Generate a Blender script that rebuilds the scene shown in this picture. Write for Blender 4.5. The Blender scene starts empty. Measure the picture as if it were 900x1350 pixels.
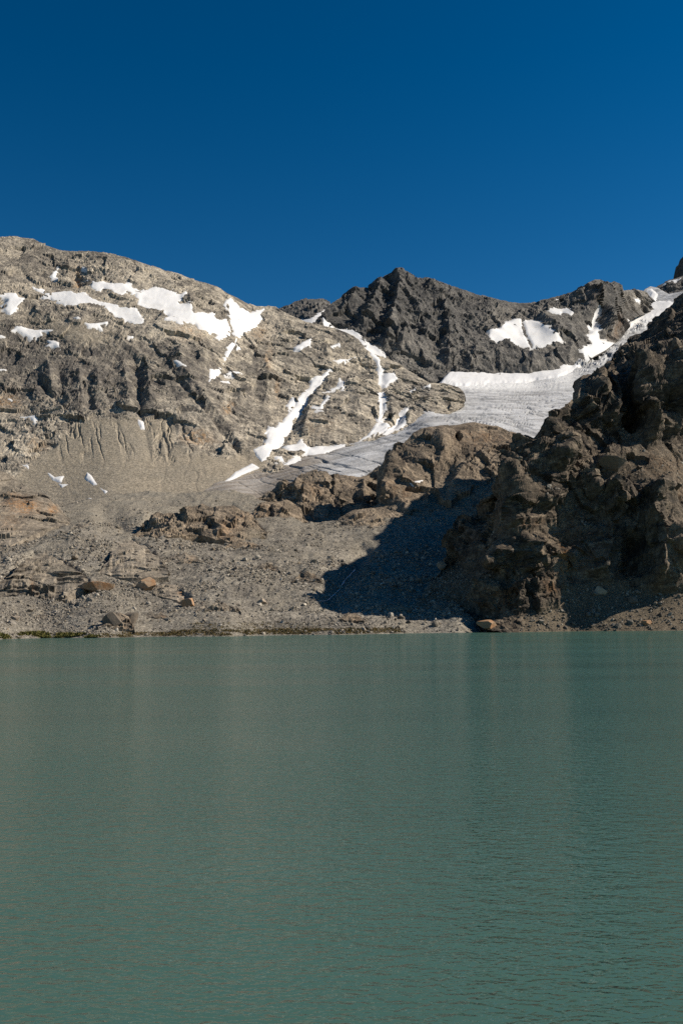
import bpy, math, itertools
import numpy as np
from mathutils import Matrix, Vector, Euler

# ------------------------------------------------------------------ camera, sky, sun, exposure
scene = bpy.context.scene
PW, PH = 900.0, 1350.0                     # frame in which distances were estimated
FPX = 35.0 / 36.0 * PH
CAM_H = 5.6
cam_d = bpy.data.cameras.new("camera")
cam_d.sensor_fit = 'VERTICAL'; cam_d.sensor_height = 36.0; cam_d.lens = 35.0
cam_d.clip_start = 0.5; cam_d.clip_end = 20000
cam = bpy.data.objects.new("camera", cam_d)
scene.collection.objects.link(cam)
PITCH = math.atan((818 - 675) / FPX)
CAM_M = Matrix.Rotation(math.pi / 2 + PITCH, 4, 'X') @ Matrix.Rotation(-math.radians(0.51), 4, 'Z')
cam.matrix_world = Matrix.Translation((0, 0, CAM_H)) @ CAM_M
scene.camera = cam

SUN_AZ, SUN_EL = math.radians(85), math.radians(37)     # azimuth clockwise from the view direction (+Y)
w = bpy.data.worlds.new("World"); scene.world = w; w.use_nodes = True
nt = w.node_tree
sky = nt.nodes.new('ShaderNodeTexSky'); sky.sky_type = 'NISHITA'; sky.sun_disc = False
sky.sun_elevation = SUN_EL; sky.sun_rotation = SUN_AZ
sky.altitude = 2200; sky.air_density = 1.0; sky.dust_density = 0.0; sky.ozone_density = 0.0
bg = nt.nodes['Background']; bg.inputs['Strength'].default_value = 0.05
gam = nt.nodes.new('ShaderNodeGamma'); gam.inputs['Gamma'].default_value = 1.32
hsv = nt.nodes.new('ShaderNodeHueSaturation'); hsv.inputs['Saturation'].default_value = 1.33; hsv.inputs['Hue'].default_value = 0.494; hsv.inputs['Value'].default_value = 0.78
nt.links.new(sky.outputs[0], gam.inputs['Color']); nt.links.new(gam.outputs[0], hsv.inputs['Color']); nt.links.new(hsv.outputs[0], bg.inputs['Color'])
sun_d = bpy.data.lights.new("sun", 'SUN'); sun_d.energy = 5.0; sun_d.angle = math.radians(0.5)
sun_d.color = (1.0, 0.90, 0.75)
sun = bpy.data.objects.new("sun", sun_d); scene.collection.objects.link(sun)
sdir = Vector((math.sin(SUN_AZ) * math.cos(SUN_EL), math.cos(SUN_AZ) * math.cos(SUN_EL), math.sin(SUN_EL)))
sun.rotation_euler = (-sdir).to_track_quat('-Z', 'Y').to_euler()
scene.view_settings.view_transform = 'Standard'; scene.view_settings.look = 'None'
scene.view_settings.exposure = 0.4; scene.view_settings.gamma = 1.0
scene.view_settings.use_curve_mapping = False
scene.render.engine = 'CYCLES'
scene.cycles.max_bounces = 3; scene.cycles.diffuse_bounces = 2; scene.cycles.glossy_bounces = 2
scene.cycles.transmission_bounces = 0; scene.cycles.caustics_reflective = False
scene.cycles.use_denoising = False
scene.cycles.sample_clamp_direct = 1.6; scene.cycles.sample_clamp_indirect = 2.0
try: scene.cycles.denoiser = 'OPENIMAGEDENOISE'
except Exception: pass

RM = np.array(CAM_M.to_3x3(), dtype=np.float64)
f32 = np.float32
def ray(px, py):
    px = np.asarray(px, float); py = np.asarray(py, float)
    d = np.stack([(px - 450) / FPX, -(py - 675) / FPX, -np.ones_like(px)], -1) @ RM.T
    return d / d[..., 1:2]
def at(px, py, Y):
    """world point seen at (px, py), Y metres ahead of the camera"""
    p = ray(px, py) * np.asarray(Y, float)[..., None]
    p[..., 2] += CAM_H
    return p
def water_y(px, py):
    return -CAM_H / ray(px, py)[..., 2]

# ------------------------------------------------------------------ noise
def _hash(ix, iy, iz, seed):
    with np.errstate(over='ignore'):
        h = ix * np.uint32(374761393) + iy * np.uint32(668265263) + iz * np.uint32(1440662683) + np.uint32((seed * 97531 + 7) & 0xffffffff)
        h ^= h >> np.uint32(13); h *= np.uint32(1274126177); h ^= h >> np.uint32(16)
        h *= np.uint32(2246822519); h ^= h >> np.uint32(15)
    return h
def vnoise(p, seed=0):
    p = p.astype(f32); i = np.floor(p); f = p - i
    u = f * f * f * (f * (f * 6 - 15) + 10)
    i = i.astype(np.int32).astype(np.uint32)
    out = 0
    for dx in (0, 1):
        wx = u[..., 0] if dx else 1 - u[..., 0]
        for dy in (0, 1):
            wy = u[..., 1] if dy else 1 - u[..., 1]
            for dz in (0, 1):
                wz = u[..., 2] if dz else 1 - u[..., 2]
                h = _hash(i[..., 0] + np.uint32(dx), i[..., 1] + np.uint32(dy), i[..., 2] + np.uint32(dz), seed)
                out = out + wx * wy * wz * (h.astype(f32) / f32(4294967295.0))
    return out * 2 - 1
def fbm(p, octaves=5, gain=0.5, seed=0, ridged=False):
    a, s, tot = 1.0, 0, 0.0
    q = p.astype(f32)
    for o in range(octaves):
        n = vnoise(q, seed + o)
        if ridged: n = 1 - 2 * np.abs(n)
        s = s + a * n; tot += a; a *= gain
        q = q * f32(2.03) + f32(17.3)
    return s / tot
def facet(p, seed=0, tilt=0.9, step=0.5):
    """blocky broken rock: every cell is a tilted flat facet"""
    q = p.astype(f32) - f32(0.5)
    i = np.floor(q)
    best = np.full(q.shape[:-1], 1e9, f32); bh = np.zeros(q.shape[:-1], f32)
    iu = i.astype(np.int32).astype(np.uint32)
    for dx, dy, dz in itertools.product((0, 1), repeat=3):
        h = _hash(iu[..., 0] + np.uint32(dx), iu[..., 1] + np.uint32(dy), iu[..., 2] + np.uint32(dz), seed)
        r = [((h >> np.uint32(k)) & np.uint32(1023)).astype(f32) / f32(1023) for k in (0, 10, 20)]
        g = _hash(h, h >> np.uint32(5), h >> np.uint32(9), seed + 3)
        gg = [((g >> np.uint32(k)) & np.uint32(1023)).astype(f32) / f32(511.5) - 1 for k in (0, 10, 20)]
        v = [p[..., k].astype(f32) - (i[..., k] + d + f32(0.5) + (r[k] - f32(0.5)) * f32(0.85)) for k, d in enumerate((dx, dy, dz))]
        d2 = np.maximum(np.maximum(np.abs(v[0]), np.abs(v[1])), np.abs(v[2])) + 0.15 * (np.abs(v[0]) + np.abs(v[1]) + np.abs(v[2]))      # straight-sided, jointed blocks
        val = (v[0] * gg[0] + v[1] * gg[1] + v[2] * gg[2]) * tilt + (r[0] + r[1] - 1) * step
        m = d2 < best
        best = np.where(m, d2, best); bh = np.where(m, val, bh)
    return bh
def sstep(a, b, x):
    t = np.clip((x - a) / (b - a), 0, 1); return t * t * (3 - 2 * t)

# ------------------------------------------------------------------ 2-D helpers
def tps(ctrl, smooth=1e-3):
    c = np.array(ctrl, float); X = c[:, :2] / 300.0; v = np.log(c[:, 2])
    def U(r2): return np.where(r2 > 1e-12, r2 * np.log(r2 + 1e-12), 0)
    n = len(X)
    K = U(((X[:, None] - X[None]) ** 2).sum(-1)) + np.eye(n) * smooth
    Pm = np.c_[np.ones(n), X]
    A = np.block([[K, Pm], [Pm.T, np.zeros((3, 3))]])
    s = np.linalg.solve(A, np.r_[v, 0, 0, 0])
    def f(px, py):
        q = np.stack([px, py], -1) / 300.0
        o = s[n] + s[n + 1] * q[..., 0] + s[n + 2] * q[..., 1]
        for k in range(n):
            o = o + s[k] * U(((q - X[k]) ** 2).sum(-1))
        return np.exp(o)
    return f
def seg_dist(px, py, pts):
    """distance to a polyline and the side (positive = right of it when it runs down the picture)"""
    best = np.full(px.shape, 1e9); side = np.zeros(px.shape); tt = np.zeros(px.shape)
    pts = np.array(pts, float); n = len(pts) - 1
    for k in range(n):
        a, b = pts[k], pts[k + 1]; d = b - a
        t = np.clip(((px - a[0]) * d[0] + (py - a[1]) * d[1]) / (d @ d), 0, 1)
        ex, ey = px - a[0] - t * d[0], py - a[1] - t * d[1]
        r = np.hypot(ex, ey); m = r < best
        best = np.where(m, r, best)
        side = np.where(m, np.sign(d[1] * ex - d[0] * ey), side)
        tt = np.where(m, (k + t) / n, tt)
    return best, side, tt
def poly_sd(px, py, pts):
    """signed distance to a polygon, positive inside"""
    pts = np.array(pts, float); n = len(pts)
    best = np.full(px.shape, 1e9); ins = np.zeros(px.shape, bool)
    for k in range(n):
        a, b = pts[k], pts[(k + 1) % n]; d = b - a
        t = np.clip(((px - a[0]) * d[0] + (py - a[1]) * d[1]) / max(d @ d, 1e-9), 0, 1)
        best = np.minimum(best, np.hypot(px - a[0] - t * d[0], py - a[1] - t * d[1]))
        c = (a[1] > py) != (b[1] > py)
        with np.errstate(divide='ignore', invalid='ignore'):
            xi = a[0] + (py - a[1]) / (d[1] if abs(d[1]) > 1e-9 else 1e-9) * d[0]
        ins ^= c & (px < xi)
    return np.where(ins, best, -best)
def blur(a, n=2, k=2):
    for _ in range(n):
        for ax in (0, 1):
            pad = [(0, 0)] * a.ndim; pad[ax] = (k, k)
            b = np.pad(a, pad, mode='edge'); c = np.cumsum(b, axis=ax)
            z = np.zeros_like(np.take(c, [0], axis=ax)); c = np.concatenate([z, c], axis=ax)
            L = a.shape[ax]
            hi = np.take(c, range(2 * k + 1, 2 * k + 1 + L), axis=ax); lo = np.take(c, range(0, L), axis=ax)
            a = (hi - lo) / (2 * k + 1)
    return a
def blobs(px, py, lst):
    o = np.zeros(px.shape)
    for cx, cy, rx, ry, v in lst:
        o = o + v * np.exp(-(((px - cx) / rx) ** 2 + ((py - cy) / ry) ** 2))
    return o
def pl(pts, x):
    p = np.array(pts, float); return np.interp(x, p[:, 0], p[:, 1])

# ------------------------------------------------------------------ object helpers
coll = scene.collection
def mesh_np(name, V, F, smooth=False):
    V = np.ascontiguousarray(V, dtype=f32).reshape(-1, 3); F = np.ascontiguousarray(F, dtype=np.int32)
    k = F.shape[1]; me = bpy.data.meshes.new(name)
    me.vertices.add(len(V)); me.vertices.foreach_set('co', V.ravel())
    me.loops.add(F.size); me.loops.foreach_set('vertex_index', F.ravel())
    me.polygons.add(len(F)); me.polygons.foreach_set('loop_start', np.arange(0, F.size, k, dtype=np.int32))
    me.polygons.foreach_set('use_smooth', np.full(len(F), smooth))
    me.update(calc_edges=True); me.validate()
    return me
def attr(me, name, A):
    A = np.asarray(A, f32)
    if A.ndim == 1:
        at_ = me.attributes.new(name, 'FLOAT', 'POINT'); at_.data.foreach_set('value', A)
    else:
        at_ = me.attributes.new(name, 'FLOAT_COLOR', 'POINT'); at_.data.foreach_set('color', np.ascontiguousarray(A).ravel())
def link(name, me, mat, label=None, cat=None, group=None, kind=None, parent=None, loc=None):
    o = bpy.data.objects.new(name, me); coll.objects.link(o)
    if mat and not me.materials: me.materials.append(mat)
    if loc is not None: o.location = loc
    for k, v in (('label', label), ('category', cat), ('group', group), ('kind', kind)):
        if v: o[k] = v
    if parent: o.parent = parent
    return o
def recentre(V):
    c = np.array([V[:, 0].mean(), V[:, 1].mean(), V[:, 2].min()]); return V - c, c
def grid_faces(nr, nc, keep=None):
    idx = np.arange(nr * nc).reshape(nr, nc)
    q = np.stack([idx[:-1, :-1], idx[:-1, 1:], idx[1:, 1:], idx[1:, :-1]], -1)
    if keep is not None: q = q[keep]
    return q.reshape(-1, 4)
def compact(V, F, *extra):
    u, inv = np.unique(F, return_inverse=True)
    return (V[u], inv.reshape(F.shape)) + tuple(e[u] for e in extra)

# ------------------------------------------------------------------ materials
def new_mat(name):
    m = bpy.data.materials.new(name); m.use_nodes = True
    n = m.node_tree.nodes; b = n['Principled BSDF']
    return m, m.node_tree, b
def N(t, typ, **kw):
    n = t.nodes.new(typ)
    for k, v in kw.items():
        if k in n.inputs: n.inputs[k].default_value = v
        else: setattr(n, k, v)
    return n
def noise_n(t, vec, scale, detail=4, rough=0.55, sc=None):
    if sc:
        mp = N(t, 'ShaderNodeMapping'); mp.inputs['Scale'].default_value = sc
        t.links.new(vec, mp.inputs['Vector']); vec = mp.outputs[0]
    n = N(t, 'ShaderNodeTexNoise'); n.inputs['Scale'].default_value = scale
    n.inputs['Detail'].default_value = detail; n.inputs['Roughness'].default_value = rough
    t.links.new(vec, n.inputs['Vector']); return n.outputs['Fac']
def ramp(t, fac, a, b, lo=0.0, hi=1.0):
    m = N(t, 'ShaderNodeMapRange'); m.inputs['From Min'].default_value = a; m.inputs['From Max'].default_value = b
    m.inputs['To Min'].default_value = lo; m.inputs['To Max'].default_value = hi
    t.links.new(fac, m.inputs['Value']); return m.outputs[0]
def mix(t, fac, a, b, mode='MIX'):
    m = N(t, 'ShaderNodeMix', data_type='RGBA', blend_type=mode)
    for s, v in ((0, fac), (6, a), (7, b)):
        if isinstance(v, (int, float)): m.inputs[s].default_value = v
        elif isinstance(v, tuple): m.inputs[s].default_value = (*v, 1)
        else: t.links.new(v, m.inputs[s])
    return m.outputs[2]
def math_n(t, op, a, b=None):
    m = N(t, 'ShaderNodeMath', operation=op)
    for i, v in enumerate((a, b)):
        if v is None: continue
        if isinstance(v, (int, float)): m.inputs[i].default_value = v
        else: t.links.new(v, m.inputs[i])
    return m.outputs[0]

def rock_material(name, light, mid, dark, pale, scree, rust, u, fine=1.0, bump=0.6, streak=0.35, con=0.0):
    """u = metres per picture element at that distance; mask attribute: r scree, g dark rock and painted shade, b pale granite and painted sunlight, a rust"""
    m, t, b = new_mat(name)
    pos = N(t, 'ShaderNodeNewGeometry').outputs['Position']
    at_ = N(t, 'ShaderNodeAttribute', attribute_name='mask')
    sep = N(t, 'ShaderNodeSeparateColor'); t.links.new(at_.outputs['Color'], sep.inputs[0])
    big = noise_n(t, pos, 1 / (60 * u), 5, 0.6)
    med = noise_n(t, pos, 1 / (14 * u), 5, 0.65)
    fin = noise_n(t, pos, 1 / (2.6 * u), 3, 0.7)
    stk = noise_n(t, pos, 1 / (5 * u), 4, 0.65, (1, 1, 0.16))
    vein = noise_n(t, pos, 1 / (9 * u), 5, 0.7, (0.5, 0.6, 2.2))
    c = mix(t, ramp(t, big, 0.36 + con, 0.64 - con), mid, light)
    pt = noise_n(t, pos, 1 / (26 * u), 5, 0.68)
    c = mix(t, ramp(t, pt, 0.53, 0.60, 0, 0.55 + con * 3), c, dark)
    c = mix(t, ramp(t, pt, 0.44, 0.38, 0, 0.35 + con * 3), c, pale)
    c = mix(t, ramp(t, med, 0.44, 0.66, 0, 0.75), c, dark)
    c = mix(t, ramp(t, stk, 0.5, 0.75, 0, streak), c, dark)
    c = mix(t, ramp(t, vein, 0.54, 0.68, 0, 0.6), c, pale)
    cw = noise_n(t, pos, 1 / (11 * u), 4, 0.6, (1, 1, 0.4))
    crk = ramp(t, math_n(t, 'ABSOLUTE', math_n(t, 'SUBTRACT', cw, 0.5)), 0.0, 0.03, 0.6, 0.0)
    c = mix(t, crk, c, tuple(x * 0.6 for x in dark))
    dk = math_n(t, 'MULTIPLY', sep.outputs[1], ramp(t, med, 0.3, 0.6, 0.35, 1.0))
    c = mix(t, dk, c, mix(t, ramp(t, stk, 0.35, 0.7), dark, tuple(x * 1.6 for x in dark)))
    pk = math_n(t, 'MULTIPLY', sep.outputs[2], ramp(t, med, 0.35, 0.65, 1.0, 0.35))
    c = mix(t, pk, c, pale)
    rk = math_n(t, 'MULTIPLY', at_.outputs['Alpha'], ramp(t, stk, 0.4, 0.62, 0.0, 1.0))
    c = mix(t, rk, c, rust)
    sc = mix(t, ramp(t, med, 0.3, 0.7), scree, tuple(x * 0.72 for x in scree))
    sc = mix(t, ramp(t, big, 0.4, 0.7, 0, 0.5), sc, tuple(x * f for x, f in zip(scree, (0.72, 0.76, 0.82))))
    c = mix(t, sep.outputs[0], c, sc)
    sp = ramp(t, fin, 0.3, 0.7, 1 - 0.42 * fine, 1 + 0.42 * fine)
    mm = N(t, 'ShaderNodeVectorMath', operation='SCALE'); t.links.new(c, mm.inputs[0]); t.links.new(sp, mm.inputs['Scale'])
    t.links.new(mm.outputs[0], b.inputs['Base Color'])
    b.inputs['Roughness'].default_value = 0.92; b.inputs['Specular IOR Level'].default_value = 0.2
    hgt = math_n(t, 'ADD', noise_n(t, pos, 1 / (5 * u), 6, 0.7), math_n(t, 'MULTIPLY', fin, 0.4))
    bp = N(t, 'ShaderNodeBump'); bp.inputs['Strength'].default_value = bump; bp.inputs['Distance'].default_value = 3.0 * u
    t.links.new(hgt, bp.inputs['Height']); t.links.new(bp.outputs[0], b.inputs['Normal'])
    return m

M = {}
M['left'] = rock_material('granite_left', (0.45, 0.395, 0.315), (0.31, 0.275, 0.228), (0.075, 0.068, 0.062), (0.56, 0.495, 0.40), (0.335, 0.288, 0.222), (0.42, 0.24, 0.10), 0.95, streak=0.22, con=0.06)
M['head'] = rock_material('granite_headwall', (0.205, 0.19, 0.172), (0.12, 0.114, 0.107), (0.042, 0.042, 0.043), (0.30, 0.272, 0.235), (0.24, 0.22, 0.2), (0.25, 0.16, 0.10), 1.5, streak=0.5)
M['moraine'] = rock_material('moraine_rubble', (0.255, 0.23, 0.192), (0.20, 0.182, 0.155), (0.085, 0.077, 0.068), (0.36, 0.33, 0.285), (0.275, 0.245, 0.198), (0.30, 0.17, 0.08), 0.42, fine=1.5, bump=0.9, streak=0.1)
M['cliff'] = rock_material('cliff_gneiss', (0.19, 0.148, 0.106), (0.085, 0.067, 0.051), (0.018, 0.016, 0.015), (0.34, 0.272, 0.20), (0.145, 0.115, 0.08), (0.32, 0.155, 0.055), 0.42, streak=0.45)
M['knoll'] = rock_material('knoll_gneiss', (0.30, 0.238, 0.173), (0.195, 0.157, 0.118), (0.06, 0.05, 0.042), (0.37, 0.303, 0.23), (0.235, 0.2, 0.152), (0.32, 0.19, 0.10), 0.62, streak=0.4)
M['slab'] = rock_material('pale_slab', (0.29, 0.245, 0.192), (0.205, 0.176, 0.14), (0.07, 0.061, 0.052), (0.38, 0.33, 0.265), (0.235, 0.205, 0.16), (0.42, 0.22, 0.09), 0.4, streak=0.3)

def snow_material():
    m, t, b = new_mat('old_snow')
    pos = N(t, 'ShaderNodeNewGeometry').outputs['Position']
    n1 = noise_n(t, pos, 1 / 25.0, 5, 0.6); n2 = noise_n(t, pos, 1 / 2.0, 4, 0.7)
    c = mix(t, ramp(t, n1, 0.52, 0.8, 0, 0.5), (0.70, 0.70, 0.71), (0.55, 0.52, 0.48))
    c = mix(t, ramp(t, n2, 0.6, 0.85, 0, 0.25), c, (0.6, 0.57, 0.53))
    da = N(t, 'ShaderNodeAttribute', attribute_name='depth')
    thin = math_n(t, 'MULTIPLY', ramp(t, da.outputs['Fac'], 0.0, 0.7, 0.75, 0.0), ramp(t, n2, 0.3, 0.6, 0.4, 1.0))
    c = mix(t, thin, c, (0.36, 0.335, 0.30))       # grit left where the snow melts thin
    t.links.new(c, b.inputs['Base Color']); b.inputs['Roughness'].default_value = 0.75
    b.inputs['Specular IOR Level'].default_value = 0.25
    bp = N(t, 'ShaderNodeBump'); bp.inputs['Strength'].default_value = 0.25; bp.inputs['Distance'].default_value = 1.0
    t.links.new(n2, bp.inputs['Height']); t.links.new(bp.outputs[0], b.inputs['Normal'])
    return m
M['snow'] = snow_material()

# ------------------------------------------------------------------ terrain sheets
def xs_range(x0, x1, step):
    a = []
    lo, hi = max(x0, -25), min(x1, 925)
    if x0 < lo: a.append(np.arange(x0, lo, 5.0))
    a.append(np.arange(lo, hi, step))
    if x1 > hi: a.append(np.arange(hi, x1 + 0.1, 5.0))
    else: a.append(np.array([hi]))
    return np.concatenate(a)

class Sheet:
    """a landform: a surface through points at estimated distances, running on over its crest and down behind it"""
    def __init__(s, x0, x1, ridge, base, ctrl, step=1.2, back=(14, 160.0, 90.0), smooth=1e-3, warpY=None, vstep=None):
        xs = xs_range(x0, x1, step)
        r, b = pl(ridge, xs), pl(base, xs)
        b = np.maximum(b, r + 2)
        nr = int(np.max(b - r) / (vstep or step)) + 2
        v = np.linspace(0, 1, nr)[:, None]
        s.py = b[None] + (r - b)[None] * v
        s.px = np.broadcast_to(xs[None], s.py.shape).copy()
        s.Y = tps(ctrl, smooth)(s.px, s.py)
        if warpY is not None: s.Y = s.Y * warpY(s.px)
        P = at(s.px, s.py, s.Y)
        nb, dist, drop = back
        if nb:
            t = (np.linspace(0, 1, nb + 1)[1:] ** 1.5)[:, None, None]
            top = P[-1]
            d = ray(xs, r); d = d / np.hypot(d[:, 0], d[:, 1])[:, None]; d[:, 2] = 0
            B = top[None] + d[None] * dist * t
            B[..., 2] -= drop * t[..., 0] ** 0.8
            P = np.concatenate([P, B], 0)
            s.px = np.concatenate([s.px, np.repeat(s.px[-1:], nb, 0)], 0)
            s.py = np.concatenate([s.py, s.py[-1:] - 0.01 - np.arange(nb)[:, None] * 0.001], 0)
            s.Y = np.concatenate([s.Y, np.repeat(s.Y[-1:], nb, 0)], 0)
        s.nb = nb
        s.P = P
        S = blur(P, 2, 3)
        du = np.gradient(S, axis=1); dv = np.gradient(S, axis=0)
        n = np.cross(du, dv); n /= np.linalg.norm(n, axis=-1, keepdims=True) + 1e-9
        s.n = np.where((n[..., 1:2] * 0.5 - n[..., 2:3]) > 0, -n, n) if False else n
        s.sd = np.full(s.px.shape, -50.0)
        s.mask = np.zeros(s.px.shape + (4,)); s.soft = 1.0
        s.upx = s.Y / FPX            # metres per picture element
    def crests(s, lst):
        """ribs: (polyline, height m, left width px, right width px); negative height = gully"""
        for pts, h, wl, wr in lst:
            d, side, tt = seg_dist(s.px, s.py, pts)
            wob = 2.2 * fbm(s.P / (9 * s.upx[..., None]), 3, 0.5, 77)
            d = np.abs(d + wob * np.clip(d / 6, 0, 1))
            prof = np.where(side > 0, np.exp(-(d / wr) ** 1.05), np.exp(-(d / wl) ** 1.25)) if h > 0 else np.exp(-(d / np.where(side > 0, wr, wl)) ** 1.6)
            L = sum(math.dist(pts[i], pts[i + 1]) for i in range(len(pts) - 1))
            e = np.minimum(tt, 1 - tt) * L
            fade = sstep(0, min(0.35 * L, 14), e) if L > 6 else 1.0
            s.P += s.n * (h * prof * fade * s.soft)[..., None]
    def mark_snow(s, polys):
        for p in polys:
            s.sd = np.maximum(s.sd, poly_sd(s.px, s.py, p))
    def renormal(s, k=2):
        S = blur(s.P, 2, k)
        n = np.cross(np.gradient(S, axis=1), np.gradient(S, axis=0)); s.n = n / (np.linalg.norm(n, axis=-1, keepdims=True) + 1e-9)
    def roughen(s, S0, amp, seed=0, an=(1, 1, 0.55), rot=None, scree_amp=0.08, ridge_amp=0.4, warp=0.22, joints=None, fine=1.0, jw=0.6):
        """broken rock relief: S0 = size of the largest blocks, amp = relief in metres"""
        q = s.P.copy()
        q += S0 * warp * np.stack([fbm(s.P / (S0 * 1.3), 3, seed=seed + 11 + k) for k in range(3)], -1)
        if rot is not None: q = q @ np.array(Euler(rot).to_matrix()).T
        q = q * np.array(an)
        rg = 0.35 + 0.9 * sstep(-0.35, 0.4, fbm(s.P / (S0 * 2.5), 3, 0.5, seed + 21))      # smooth slabs beside broken ground
        d = 0.6 * facet(q / S0, seed) + 0.25 * rg * fine * facet(q / (S0 * 0.42), seed + 1) + 0.12 * fine * rg * facet(q / (S0 * 0.17), seed + 2)
        d = d + 0.055 * fine * rg * facet(q / (S0 * 0.075), seed + 5)
        d = d + ridge_amp * 0.55 * fbm(q / (S0 * 2.2), 4, 0.42, seed + 7, ridged=True)
        if joints is None: joints = [((0.9, 0.3, 0.25), 1.1, 0.16), ((0.2, 0.1, 0.95), 0.8, 0.12)]
        for kj, (dv, sp, ja) in enumerate(joints):            # parallel joints: ledges and corners with sharp edges
            dv = np.array(dv) / np.linalg.norm(dv)
            for o, (f_, a_) in enumerate(((1.0, 1.0), (0.37, 0.5))):
                ph = (s.P @ dv) / (S0 * sp * f_) + jw * fbm(s.P / (S0 * 2.0 * f_), 3, 0.45, seed + 50 + kj * 7 + o)
                tr = ph - np.floor(ph)
                saw = np.minimum(tr / 0.82, (1 - tr) / 0.18) - 0.5
                md = sstep(-0.25, 0.35, fbm(s.P / (S0 * 3.0 * f_), 3, 0.5, seed + 60 + kj * 7 + o))
                d = d + ja * a_ * saw * md
        k = (1 - s.mask[..., 0]) + s.mask[..., 0] * scree_amp
        k = k * (1 - 0.76 * sstep(-1, 5, s.sd))
        nb_ = s.px.shape[0] - s.nb
        k = k * (1 - 0.5 * sstep(10, 0, s.py - s.py[nb_ - 1][None]))
        s.P += s.n * (amp * k * d)[..., None]
        s.disp = d
    def build(s, name, mat, smooth=False, recent=False, parts=(), **kw):
        nr, nc = s.px.shape
        V = s.P.reshape(-1, 3); loc = None
        if recent: V, loc = recentre(V)
        mk_ = np.clip(s.mask, 0, 1).reshape(-1, 4)
        owner = np.zeros((nr - 1, nc - 1), int)
        for k, (_, vm, _) in enumerate(parts): owner[vm[:-1, :-1]] = k + 1
        s.obj = None
        for k in range(len(parts) + 1):
            F = grid_faces(nr, nc, keep=owner == k)
            if not len(F): continue
            v, F, m_ = compact(V, F, mk_)
            nm = name if k == 0 else parts[k - 1][0]
            me = mesh_np(nm, v, F, smooth); attr(me, 'mask', m_)
            if k == 0: s.obj = link(nm, me, mat, loc=loc, **kw)
            else: link(nm, me, mat, label=parts[k - 1][2], parent=s.obj)
        return s.obj
    def snow(s, polys, label, name='snow_patch', group='snow patches', thick=2.2, cut=None, seed=0, soft=1.0, mat=None, cat='snow patch', sink=0.5):
        """snow lying in the hollows of this sheet; the rock stands through it at the rim"""
        if polys and not isinstance(polys[0][0], (tuple, list)): polys = [polys]
        allp = np.concatenate([np.array(p, float) for p in polys])
        x0, y0 = allp.min(0) - 5; x1, y1 = allp.max(0) + 5
        m = (s.px > x0) & (s.px < x1) & (s.py > y0) & (s.py < y1)
        rr = np.where(m.any(1))[0]; cc = np.where(m.any(0))[0]
        if len(rr) < 3 or len(cc) < 3: return None
        a, b, c, d = max(rr[0] - 2, 0), rr[-1] + 3, max(cc[0] - 2, 0), cc[-1] + 3
        sl = (slice(a, b), slice(c, d))
        px, py, P, n, u = s.px[sl], s.py[sl], s.P[sl], s.n[sl], s.upx[sl]
        sd = np.full(px.shape, -50.0)
        for p in polys: sd = np.maximum(sd, poly_sd(px, py, p))
        if cut is not None:
            dd, _, _ = seg_dist(px, py, cut[0]); sd = np.minimum(sd, dd - cut[1])
        q = np.stack([px, py, px * 0 + seed], -1)
        sd = sd + (2.0 * fbm(q / 7.0, 5, 0.7, seed + 31)) * soft
        B = blur(P, 2, 2)
        up = n * 0.5 + np.array([0, -0.25, 0.5])
        t = np.clip(sd, -2.5, thick) * 0.5 - sink
        t = t + 0.55 * fbm(q / 11.0, 4, 0.55, seed=seed + 41) * sstep(0, 4, sd)
        V = B + up * (t * u)[..., None]
        k = (sd[:-1, :-1] > -1.6) | (sd[1:, 1:] > -1.6)
        if k.sum() < 2: return None
        F = grid_faces(*px.shape, keep=k)
        V, F, ed = compact(V.reshape(-1, 3), F, np.clip((sd + 0.8) / 2.4, 0, 1).reshape(-1))
        V, loc = recentre(V)
        me = mesh_np(name, V, F, True); attr(me, 'depth', ed)
        return link(name, me, mat or M['snow'], label, cat, group, None, None, loc)

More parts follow.
